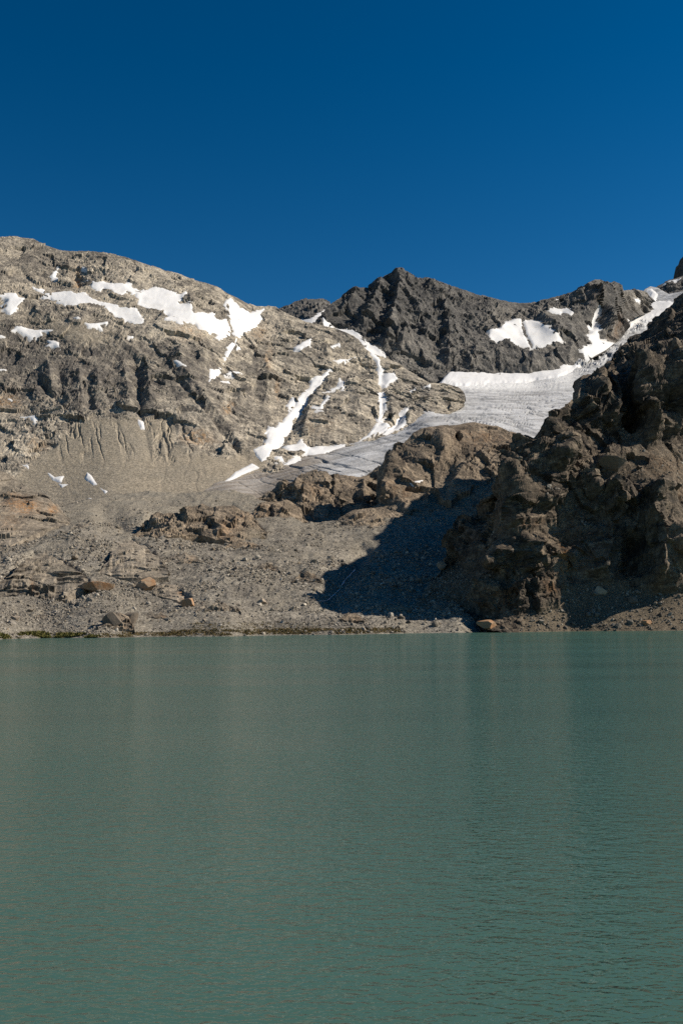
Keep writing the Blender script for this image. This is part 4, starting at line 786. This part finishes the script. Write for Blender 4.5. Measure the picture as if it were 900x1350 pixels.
Fs.crests([(p_, h_ * 1.5, l_, r_) for p_, h_, l_, r_ in [([(866, 650), (858, 690), (864, 730), (868, 785)], 12, 9, 22), ([(838, 696), (834, 730), (830, 762)], -8, 16, 14), ([(806, 690), (800, 730), (790, 770)], 6, 20, 8),
           ([(700, 700), (694, 728), (700, 752)], 8, 9, 16), ([(672, 735), (690, 748)], -5, 14, 10), ([(712, 735), (735, 735), (765, 742)], 4, 6, 6), ([(676, 716), (664, 740), (655, 760)], 6, 10, 10),
           ([(648, 762), (643, 785), (640, 815)], 8, 5, 14), ([(676, 762), (684, 790), (684, 815)], 6, 5, 12), ([(700, 764), (706, 795)], 4, 4, 9), 
           ([(812, 640), (804, 665), (812, 684)], 8, 10, 22), ([(860, 640), (878, 655), (895, 650)], 4, 8, 10), ([(745, 645), (720, 660), (700, 668)], 5, 8, 9), ([(775, 605), (770, 640), (785, 660)], 4, 8, 12),
           ([(735, 578), (740, 600), (722, 625)], 7, 9, 14), ([(760, 600), (752, 622)], -6, 5, 6), ([(790, 595), (795, 612), (780, 625)], 6, 8, 16), ([(708, 580), (700, 600), (690, 625), (668, 655)], 10, 8, 18),
           ([(780, 500), (775, 530), (760, 560)], 8, 10, 14), ([(810, 490), (806, 530), (790, 570)], 9, 10, 14), ([(862, 480), (845, 520), (850, 560), (862, 590)], 12, 8, 26), ([(835, 500), (828, 540), (832, 575)], -10, 14, 12), ([(890, 470), (885, 510), (895, 560)], 10, 8, 20), ([(872, 520), (870, 560)], -7, 10, 8),
           ([(836, 481), (860, 472), (900, 459)], 5, 6, 8), ([(630, 690), (620, 715), (600, 745)], 6, 12, 16), ([(655, 640), (640, 670), (625, 690)], -4, 10, 10), ([(882, 700), (890, 760)], 5, 8, 12)]])
Fs.renormal()
wx = Fs.px + 6 * fbm(Fs.P / 12.0, 3, seed=600); wy = Fs.py + 5 * fbm(Fs.P / 12.0, 3, seed=601)
scr = np.maximum(poly_sd(wx, wy, [(690, 850), (688, 815), (735, 800), (740, 778), (760, 770), (800, 770), (840, 776), (880, 780), (920, 775), (1130, 775), (1130, 860)]), np.minimum(0.0, poly_sd(wx, wy, [(800, 620), (840, 600), (930, 590), (930, 648), (880, 652), (850, 640), (820, 636)])))
Fs.mask[..., 0] = np.clip(sstep(-4, 5, scr) + blobs(wx, wy, [(690, 655, 40, 10, 0.4), (600, 770, 40, 25, 0.7), (560, 790, 40, 20, 0.8), (650, 690, 25, 8, 0.5), (760, 672, 40, 6, 0.3), (760, 655, 20, 12, 0.3)]), 0, 1)
Fs.mask[..., 1] = np.clip(blobs(wx, wy, [(860, 430, 60, 45, 0.7), (830, 540, 40, 45, 0.6), (835, 665, 30, 18, 0.8), (840, 710, 50, 16, 0.6), (660, 740, 25, 25, 0.4), (700, 790, 30, 20, 0.4), (740, 560, 40, 25, 0.4)]), 0, 0.9)  # dark rock, plus shade of upper wall, gully and recesses put into the colour
Fs.mask[..., 2] = np.clip(blobs(wx, wy, [(745, 697, 30, 8, 0.55), (780, 740, 30, 25, 0.25), (770, 618, 25, 14, 0.25), (882, 730, 16, 30, 0.3)]), 0, 0.7)  # pale rock, plus sunlight on the right-hand face put into the colour
Fs.mask[..., 3] = np.clip(blobs(wx, wy, [(742, 745, 9, 26, 0.95), (765, 740, 14, 14, 0.3), (722, 778, 10, 10, 0.5), (870, 618, 30, 14, 0.35), (668, 790, 10, 14, 0.5), (885, 740, 10, 20, 0.4), (690, 690, 20, 5, 0.4), (895, 650, 8, 6, 0.5)]), 0, 0.95)
Fs.roughen(24, 8.5, fine=0.6, seed=611, an=(1, 1, 0.7), rot=(0.15, 0.3, 0.0), scree_amp=0.06, warp=0.02, ridge_amp=0.04, jw=0.25, joints=[((0.9, 0.25, 0.3), 0.6, 0.26), ((-0.25, 0.1, 0.95), 0.4, 0.2), ((0.6, 0.2, -0.75), 0.9, 0.18)])
Fs.build('cliff', M['cliff'], label='dark rugged rock cliff dropping to the lake on the right', cat='cliff', kind='structure',
         parts=[('scree_fan', scr > 0, 'loose brown and grey scree')])

# ------------------------------------------------------------------ loose rock, boulders
rng = np.random.default_rng(7)
def icosphere(n):
    g = (1 + 5 ** 0.5) / 2
    v = np.array([(-1, g, 0), (1, g, 0), (-1, -g, 0), (1, -g, 0), (0, -1, g), (0, 1, g), (0, -1, -g), (0, 1, -g), (g, 0, -1), (g, 0, 1), (-g, 0, -1), (-g, 0, 1)], float)
    f = np.array([(0, 11, 5), (0, 5, 1), (0, 1, 7), (0, 7, 10), (0, 10, 11), (1, 5, 9), (5, 11, 4), (11, 10, 2), (10, 7, 6), (7, 1, 8), (3, 9, 4), (3, 4, 2), (3, 2, 6), (3, 6, 8), (3, 8, 9), (4, 9, 5), (2, 4, 11), (6, 2, 10), (8, 6, 7), (9, 8, 1)])
    v /= np.linalg.norm(v, axis=1)[:, None]
    for _ in range(n):
        vl = v.tolist(); cache = {}; nf = []
        def midp(a, b):
            k = (min(a, b), max(a, b))
            if k not in cache:
                m = (np.array(vl[a]) + np.array(vl[b])); m /= np.linalg.norm(m); cache[k] = len(vl); vl.append(m.tolist())
            return cache[k]
        for a, b, c in f:
            x, y, z = midp(a, b), midp(b, c), midp(c, a)
            nf += [(a, x, z), (b, y, x), (c, z, y), (x, y, z)]
        v, f = np.array(vl), np.array(nf)
    return v, f
def block(n, planes, seed, rough=0.0, lo=0.38, hi=0.8):
    """angular block: a ball cut back by random planes"""
    r = np.random.default_rng(seed); v, f = icosphere(n)
    pn = r.normal(size=(planes, 3)); pn /= np.linalg.norm(pn, axis=1)[:, None]; ph = r.uniform(lo, hi, planes)
    dd = v @ pn.T
    rad = np.minimum(np.where(dd > 0.05, ph / np.maximum(dd, 0.05), 9).min(1), 1.0)
    v = v * rad[:, None]
    if rough: v = v * (1 + rough * fbm(v * 2.2 + seed, 3, seed=seed))[:, None] + 0
    return v, f
def rand_rot(n):
    q = rng.normal(size=(n, 4)); q /= np.linalg.norm(q, axis=1)[:, None]
    a, b, c, d = q.T
    return np.stack([np.stack([1 - 2 * (c * c + d * d), 2 * (b * c - a * d), 2 * (b * d + a * c)], -1), np.stack([2 * (b * c + a * d), 1 - 2 * (b * b + d * d), 2 * (c * d - a * b)], -1), np.stack([2 * (b * d - a * c), 2 * (c * d + a * b), 1 - 2 * (b * b + c * c)], -1)], 1)
def stone_material(name, cols, rust=0.0, u=0.42):
    m, t, b = new_mat(name)
    geo = N(t, 'ShaderNodeNewGeometry'); pos = geo.outputs['Position']
    a_ = N(t, 'ShaderNodeAttribute', attribute_name='rnd'); oi = N(t, 'ShaderNodeObjectInfo')
    r = math_n(t, 'FRACT', math_n(t, 'ADD', a_.outputs['Fac'], oi.outputs['Random']))
    cr = N(t, 'ShaderNodeValToRGB'); t.links.new(r, cr.inputs[0])
    el = cr.color_ramp.elements; el[0].color = (*cols[0], 1); el[1].color = (*cols[-1], 1)
    for k, c in enumerate(cols[1:-1]):
        e = el.new((k + 1) / (len(cols) - 1)); e.color = (*c, 1)
    n1 = noise_n(t, pos, 1 / (4 * u), 4, 0.65); n2 = noise_n(t, pos, 1 / (9 * u), 3, 0.6)
    c = mix(t, ramp(t, n1, 0.4, 0.7, 0, 0.55), cr.outputs[0], tuple(x * 0.45 for x in cols[0]))
    if rust: c = mix(t, ramp(t, n2, 0.42, 0.56, 0, rust), c, (0.36, 0.175, 0.075))
    t.links.new(c, b.inputs['Base Color']); b.inputs['Roughness'].default_value = 0.9; b.inputs['Specular IOR Level'].default_value = 0.2
    bp = N(t, 'ShaderNodeBump'); bp.inputs['Strength'].default_value = 0.5; bp.inputs['Distance'].default_value = u
    t.links.new(n1, bp.inputs['Height']); t.links.new(bp.outputs[0], b.inputs['Normal'])
    return m
GREYS = [(0.12, 0.105, 0.088), (0.24, 0.212, 0.172), (0.32, 0.285, 0.238), (0.17, 0.15, 0.127), (0.48, 0.435, 0.37), (0.25, 0.20, 0.145), (0.30, 0.272, 0.238), (0.085, 0.076, 0.066)]
M['stone'] = stone_material('talus_stone', GREYS)
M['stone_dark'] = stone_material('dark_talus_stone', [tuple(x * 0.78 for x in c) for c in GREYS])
M['pale_stone'] = stone_material('pale_boulder', [(0.30, 0.245, 0.19), (0.36, 0.30, 0.235)])
M['rust_stone'] = stone_material('rusty_boulder', [(0.36, 0.26, 0.175), (0.40, 0.29, 0.195)], rust=0.65)
M['brown_stone'] = stone_material('dark_boulder', [(0.15, 0.125, 0.10), (0.20, 0.165, 0.13)])

PROTO = [block(0, 5, 900 + k) for k in range(8)]
def rubble(name, mat, sheets, label, kind='stuff', cat=None):
    Vs, Fs_, R_ = [], [], []; off = 0
    for s, n, wfun, lo, hi, al in sheets:
        nr, nc = s.px.shape
        ii = rng.integers(0, nr - s.nb - 1, n * 4); jj = rng.integers(1, nc - 1, n * 4)
        ok = (s.px[ii, jj] > -25) & (s.px[ii, jj] < 925) & (s.P[ii, jj, 2] > 0.1) & (rng.random(n * 4) < wfun(s, ii, jj)) & (s.sd[ii, jj] < -2)
        ii, jj = ii[ok][:n], jj[ok][:n]; n = len(ii)
        p = s.P[ii, jj] + (s.P[ii, jj + 1] - s.P[ii, jj]) * rng.random((n, 1)) + (s.P[ii + 1, jj] - s.P[ii, jj]) * rng.random((n, 1))
        u = rng.random(n); size = (lo ** -al + u * (hi ** -al - lo ** -al)) ** (-1 / al)
        rad = size * 0.5 * s.upx[ii, jj]
        sc = rad[:, None] * rng.uniform(0.75, 1.3, (n, 3)); sc[:, 2] *= 0.8
        Rm = rand_rot(n); kk = rng.integers(0, len(PROTO), n)
        pv = np.stack([v for v, _ in PROTO])[kk] * sc[:, None]
        V = np.einsum('nij,nvj->nvi', Rm, pv) + p[:, None]
        V[..., 2] += (rad * 0.25)[:, None]
        f = PROTO[0][1]
        Vs.append(V.reshape(-1, 3)); Fs_.append((f[None] + (off + np.arange(n) * 12)[:, None, None]).reshape(-1, 3)); off += n * 12
        R_.append(np.repeat(rng.random(n), 12))
    me = mesh_np(name, np.concatenate(Vs), np.concatenate(Fs_)); attr(me, 'rnd', np.concatenate(R_))
    return link(name, me, mat, label, cat, None, kind)
patch = fbm(D.P / 24.0, 4, 0.5, 430); fine_p = fbm(D.P / 60.0, 3, 0.5, 431)
def dens_D(s, i, j):
    return np.clip(0.35 + 1.8 * patch[i, j] + 0.9 * fine_p[i, j], 0.05, 1) * sstep(655, 690, s.py[i, j]) * np.where(s.px[i, j] > 640, 0.15, 1)
def dens_low(s, i, j): return np.clip(0.5 + patch[i, j], 0.1, 1) * sstep(700, 760, s.py[i, j]) * np.where(s.px[i, j] > 640, 0.1, 1)
def dens_F(s, i, j): return np.clip(s.mask[i, j, 0] * 1.4 - 0.15, 0, 1)
def dens_F2(s, i, j): return 0.06 + 0.3 * (s.n[i, j, 2] > 0.78)
rubble('rubble', M['stone'], [(D, 26500, dens_D, 0.95, 5.0, 1.75), (D, 8000, dens_low, 1.3, 7.0, 2.0), (D, 3500, lambda s, i, j: sstep(0.05, 0.3, patch[i, j]) * sstep(690, 730, s.py[i, j]) * (s.px[i, j] < 640), 3.0, 8.5, 1.6)], 'loose grey and tan stones littering the moraine slope', cat='rubble')
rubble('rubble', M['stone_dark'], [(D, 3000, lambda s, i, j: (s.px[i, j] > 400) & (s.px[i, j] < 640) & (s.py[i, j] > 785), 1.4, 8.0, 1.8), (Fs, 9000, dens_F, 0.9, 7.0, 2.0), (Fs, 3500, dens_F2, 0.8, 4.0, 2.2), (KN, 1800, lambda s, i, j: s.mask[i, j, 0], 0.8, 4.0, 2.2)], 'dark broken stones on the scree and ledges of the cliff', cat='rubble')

def surf(px, py, sheets):
    best = None
    for s in sheets:
        d = np.hypot(s.px[:len(s.px) - s.nb] - px, s.py[:len(s.px) - s.nb] - py); k = np.unravel_index(np.argmin(d), d.shape)
        if d[k] < 4 and (best is None or s.P[k][1] < best[0][1]): best = (s.P[k], s.upx[k])
    return best
# distinct boulders: picture place, width, height, material, label
BIG = [(110, 772, 28, 25, 'pale_stone', 'large pale pinkish angular boulder standing on the left moraine'),
       (131, 775, 28, 17, 'rust_stone', 'wide orange-stained boulder right beside the large pale pinkish one'),
       (190, 776, 20, 18, 'rust_stone', 'orange-fronted block below the pale smooth slab'),
       (247, 800, 18, 15, 'rust_stone', 'orange boulder at the end of the low banded slab'),
       (646, 834, 19, 10, 'rust_stone', 'bright orange-brown boulder at the waterline under the cliff'),
       (578, 748, 9, 9, 'pale_stone', 'small pale boulder alone in the cliff shadow'),
       (151, 826, 22, 20, 'brown_stone', 'dark brown boulder above the left shore'),
       (173, 822, 16, 15, 'brown_stone', 'smaller dark boulder right of the dark brown one by the shore'),
       (851, 824, 9, 8, 'rust_stone', 'small orange boulder on the scree near the right shore'),
       (790, 781, 11, 9, 'pale_stone', 'pale boulder at the top of the scree under the cliff'),
       (834, 793, 14, 7, 'brown_stone', 'flat dark boulder on the scree below the dark recess'),
       (20, 816, 12, 7, 'pale_stone', 'pale flat boulder near the left end of the shore'),
       (488, 660, 22, 22, 'brown_stone', 'rounded brown block in front of the shadowed wall below the glacier'),
       (800, 628, 26, 16, 'brown_stone', 'big smooth grey block perched on the upper cliff terrace'),
       (345, 797, 12, 8, 'pale_stone', 'small pale boulder just right of the slab-like one')]
for k, (x, y, wd, hg, mt, lab) in enumerate(BIG):
    r = surf(x, y, (Fs, D, KN) if x > 480 else (D,))
    if r is None: continue
    p, u = r
    v, f = block(4, 13, 1000 + k, rough=0.025, lo=0.45, hi=0.62)
    v = v * np.array([wd * u * 0.85, wd * u * 0.7, hg * u * 0.85])
    v[:, 2] -= v[:, 2].min() * 0.55
    v = v + 0.0
    me = mesh_np('boulder', v, f); attr(me, 'rnd', np.full(len(v), (k * 0.37) % 1))
    o = link('boulder', me, M[mt], lab, 'boulder', 'boulders', None, None, p - np.array([0, 0, hg * u * 0.08]))
    o.rotation_euler = (0, 0, rng.uniform(-0.5, 0.5))
# ordinary boulders, alike within each stretch of the slope
BP = [mesh_np('boulder', *block(1, 9, 1100 + k)) for k in range(8)]
for me in BP: attr(me, 'rnd', np.zeros(len(me.vertices)))
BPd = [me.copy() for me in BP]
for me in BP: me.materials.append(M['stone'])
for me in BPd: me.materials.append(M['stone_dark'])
def strew(s, n, x0, x1, y0, y1, lo, hi, meshes, label, group, cond=None):
    m = np.argwhere((s.px > x0) & (s.px < x1) & (s.py > y0) & (s.py < y1) & (s.P[..., 2] > 0.05) & (np.arange(s.px.shape[0]) < s.px.shape[0] - s.nb)[:, None] & (cond if cond is not None else True))
    for k in rng.choice(len(m), n, replace=False):
        i, j = m[k]; u = s.upx[i, j]; sz = lo * (hi / lo) ** (rng.random() ** 2) * 0.55 * u
        o = link('boulder', meshes[rng.integers(0, 8)], None, label, 'boulder', group, None, None, s.P[i, j] + np.array([0, 0, sz * 0.2]))
        o.scale = (sz * rng.uniform(0.8, 1.3), sz * rng.uniform(0.8, 1.2), sz * rng.uniform(0.6, 0.95)); o.rotation_euler = (rng.uniform(-.4, .4), rng.uniform(-.4, .4), rng.uniform(0, 6.28))
strew(D, 70, 0, 260, 700, 834, 4, 12, BP, 'grey-tan boulder in the rubble of the left moraine above the grassy shore', 'boulders on the left moraine')
strew(D, 60, 260, 460, 712, 832, 4, 12, BP, 'grey-tan boulder in the rubble between the brown blocks and the cliff shadow', 'boulders on the middle moraine')
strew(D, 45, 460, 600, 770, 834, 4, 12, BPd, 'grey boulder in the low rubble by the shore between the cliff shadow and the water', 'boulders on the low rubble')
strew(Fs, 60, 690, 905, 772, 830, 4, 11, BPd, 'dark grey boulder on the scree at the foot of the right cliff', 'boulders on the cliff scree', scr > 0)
strew(Fs, 30, 640, 800, 630, 700, 4, 9, BPd, 'boulder lying on the middle ledges of the right cliff', 'boulders on the cliff ledges', Fs.n[..., 2] > 0.6)

# ------------------------------------------------------------------ stream, shore plants
sp = [(470, 744), (462, 752), (453, 760), (449, 770), (441, 778), (433, 787), (424, 793), (418, 797)]
pts = []
for (x0, y0), (x1, y1) in zip(sp[:-1], sp[1:]):
    for t in np.linspace(0, 1, 5)[:-1]:
        r = surf(x0 + (x1 - x0) * t, y0 + (y1 - y0) * t, (D,)); pts.append(r[0])
pts = np.array(pts); pts = np.stack([np.convolve(np.pad(pts[:, k], 2, mode='edge'), np.ones(5) / 5, 'valid') for k in range(3)], -1)
wd = 0.28 + 0.22 * np.sin(np.arange(len(pts)) * 1.7) + 0.0
tang = np.gradient(pts, axis=0); side = np.cross(tang, [0, 0, 1]); side /= np.linalg.norm(side, axis=1)[:, None] + 1e-9
cols = [pts + side * (wd * k)[:, None] + np.array([0, 0, h]) for k, h in ((-1, 0.35), (-0.4, 0.6), (0.4, 0.62), (1, 0.35))]
V = np.stack(cols, 1); F = grid_faces(V.shape[0], 4)
m, t, b = new_mat('white_water'); b.inputs['Roughness'].default_value = 0.25
nz = noise_n(t, N(t, 'ShaderNodeNewGeometry').outputs['Position'], 1.5, 4, 0.6)
t.links.new(mix(t, ramp(t, nz, 0.4, 0.6), (0.5, 0.56, 0.6), (0.2, 0.23, 0.25)), b.inputs['Base Color'])
link('stream', mesh_np('stream', V.reshape(-1, 3), F, True), m, 'thin white meltwater stream in the cliff shadow', 'stream', None, 'structure')

def plant_material(name, c1, c2, c3):
    m, t, b = new_mat(name)
    a_ = N(t, 'ShaderNodeAttribute', attribute_name='rnd')
    c = mix(t, ramp(t, a_.outputs['Fac'], 0.0, 0.6), c1, c2); c = mix(t, ramp(t, a_.outputs['Fac'], 0.6, 1.0), c, c3)
    t.links.new(c, b.inputs['Base Color']); b.inputs['Roughness'].default_value = 0.8; b.inputs['Specular IOR Level'].default_value = 0.15
    return m
def plants(name, mat, spots, label, cat):
    """spots: px0, px1, height range m, distance above the waterline m, count, spread of leaves"""
    Vs, R_ = [], []
    for x0, x1, h0, h1, z0, z1, n in spots:
        sel = np.argwhere((D.px > x0) & (D.px < x1) & (D.P[..., 2] > z0) & (D.P[..., 2] < z1) & (D.py > 800))
        if not len(sel): continue
        c = sel[rng.integers(0, len(sel), n)]
        clump = fbm(D.P[c[:, 0], c[:, 1]] / 5.0, 3, seed=700)
        c = c[clump > -0.25]; n = len(c)
        p = D.P[c[:, 0], c[:, 1]] + rng.normal(0, 0.35, (n, 3)) * np.array([1, 1, 0])
        for _ in range(4):
            hgt = rng.uniform(h0, h1, n); q0 = p + rng.normal(0, 0.25, (n, 3)); q0[:, 2] = p[:, 2] + rng.uniform(0, 0.6, n) * hgt
            d = rng.normal(0, 0.5, (n, 3)); d[:, 2] = np.abs(d[:, 2]) + 0.5; d *= hgt[:, None] * 0.5
            sd = rng.normal(0, 1, (n, 3)); sd[:, 2] *= 0.3; sd *= 0.22 * hgt[:, None]
            Vs.append(np.stack([q0 - sd, q0 + sd, q0 + d + sd * 0.4, q0 + d - sd * 0.4], 1).reshape(-1, 3)); R_.append(np.repeat(rng.random(n), 4))
    V = np.concatenate(Vs); F = np.arange(len(V)).reshape(-1, 4)
    me = mesh_np(name, V, F); attr(me, 'rnd', np.concatenate(R_))
    return link(name, me, mat, label, cat, None, 'stuff')
plants('shrubbery', plant_material('willow_leaf', (0.07, 0.078, 0.022), (0.115, 0.105, 0.03), (0.15, 0.125, 0.04)), [(-20, 132, 0.35, 0.9, 0.05, 1.4, 4600), (-20, 60, 0.3, 0.8, 0.05, 2.2, 1700)], 'low green shrubs along the left end of the shore', 'shrubs')
plants('grass', plant_material('shore_grass', (0.07, 0.065, 0.022), (0.125, 0.09, 0.035), (0.17, 0.12, 0.05)), [(225, 530, 0.25, 0.7, 0.2, 2.2, 3600), (130, 240, 0.2, 0.6, 0.1, 1.6, 1200), (250, 420, 0.25, 0.6, 1.0, 5.0, 1100), (690, 760, 0.2, 0.6, 0.2, 2.5, 900)], 'brown-green grass and moss along the middle of the shore', 'grass')
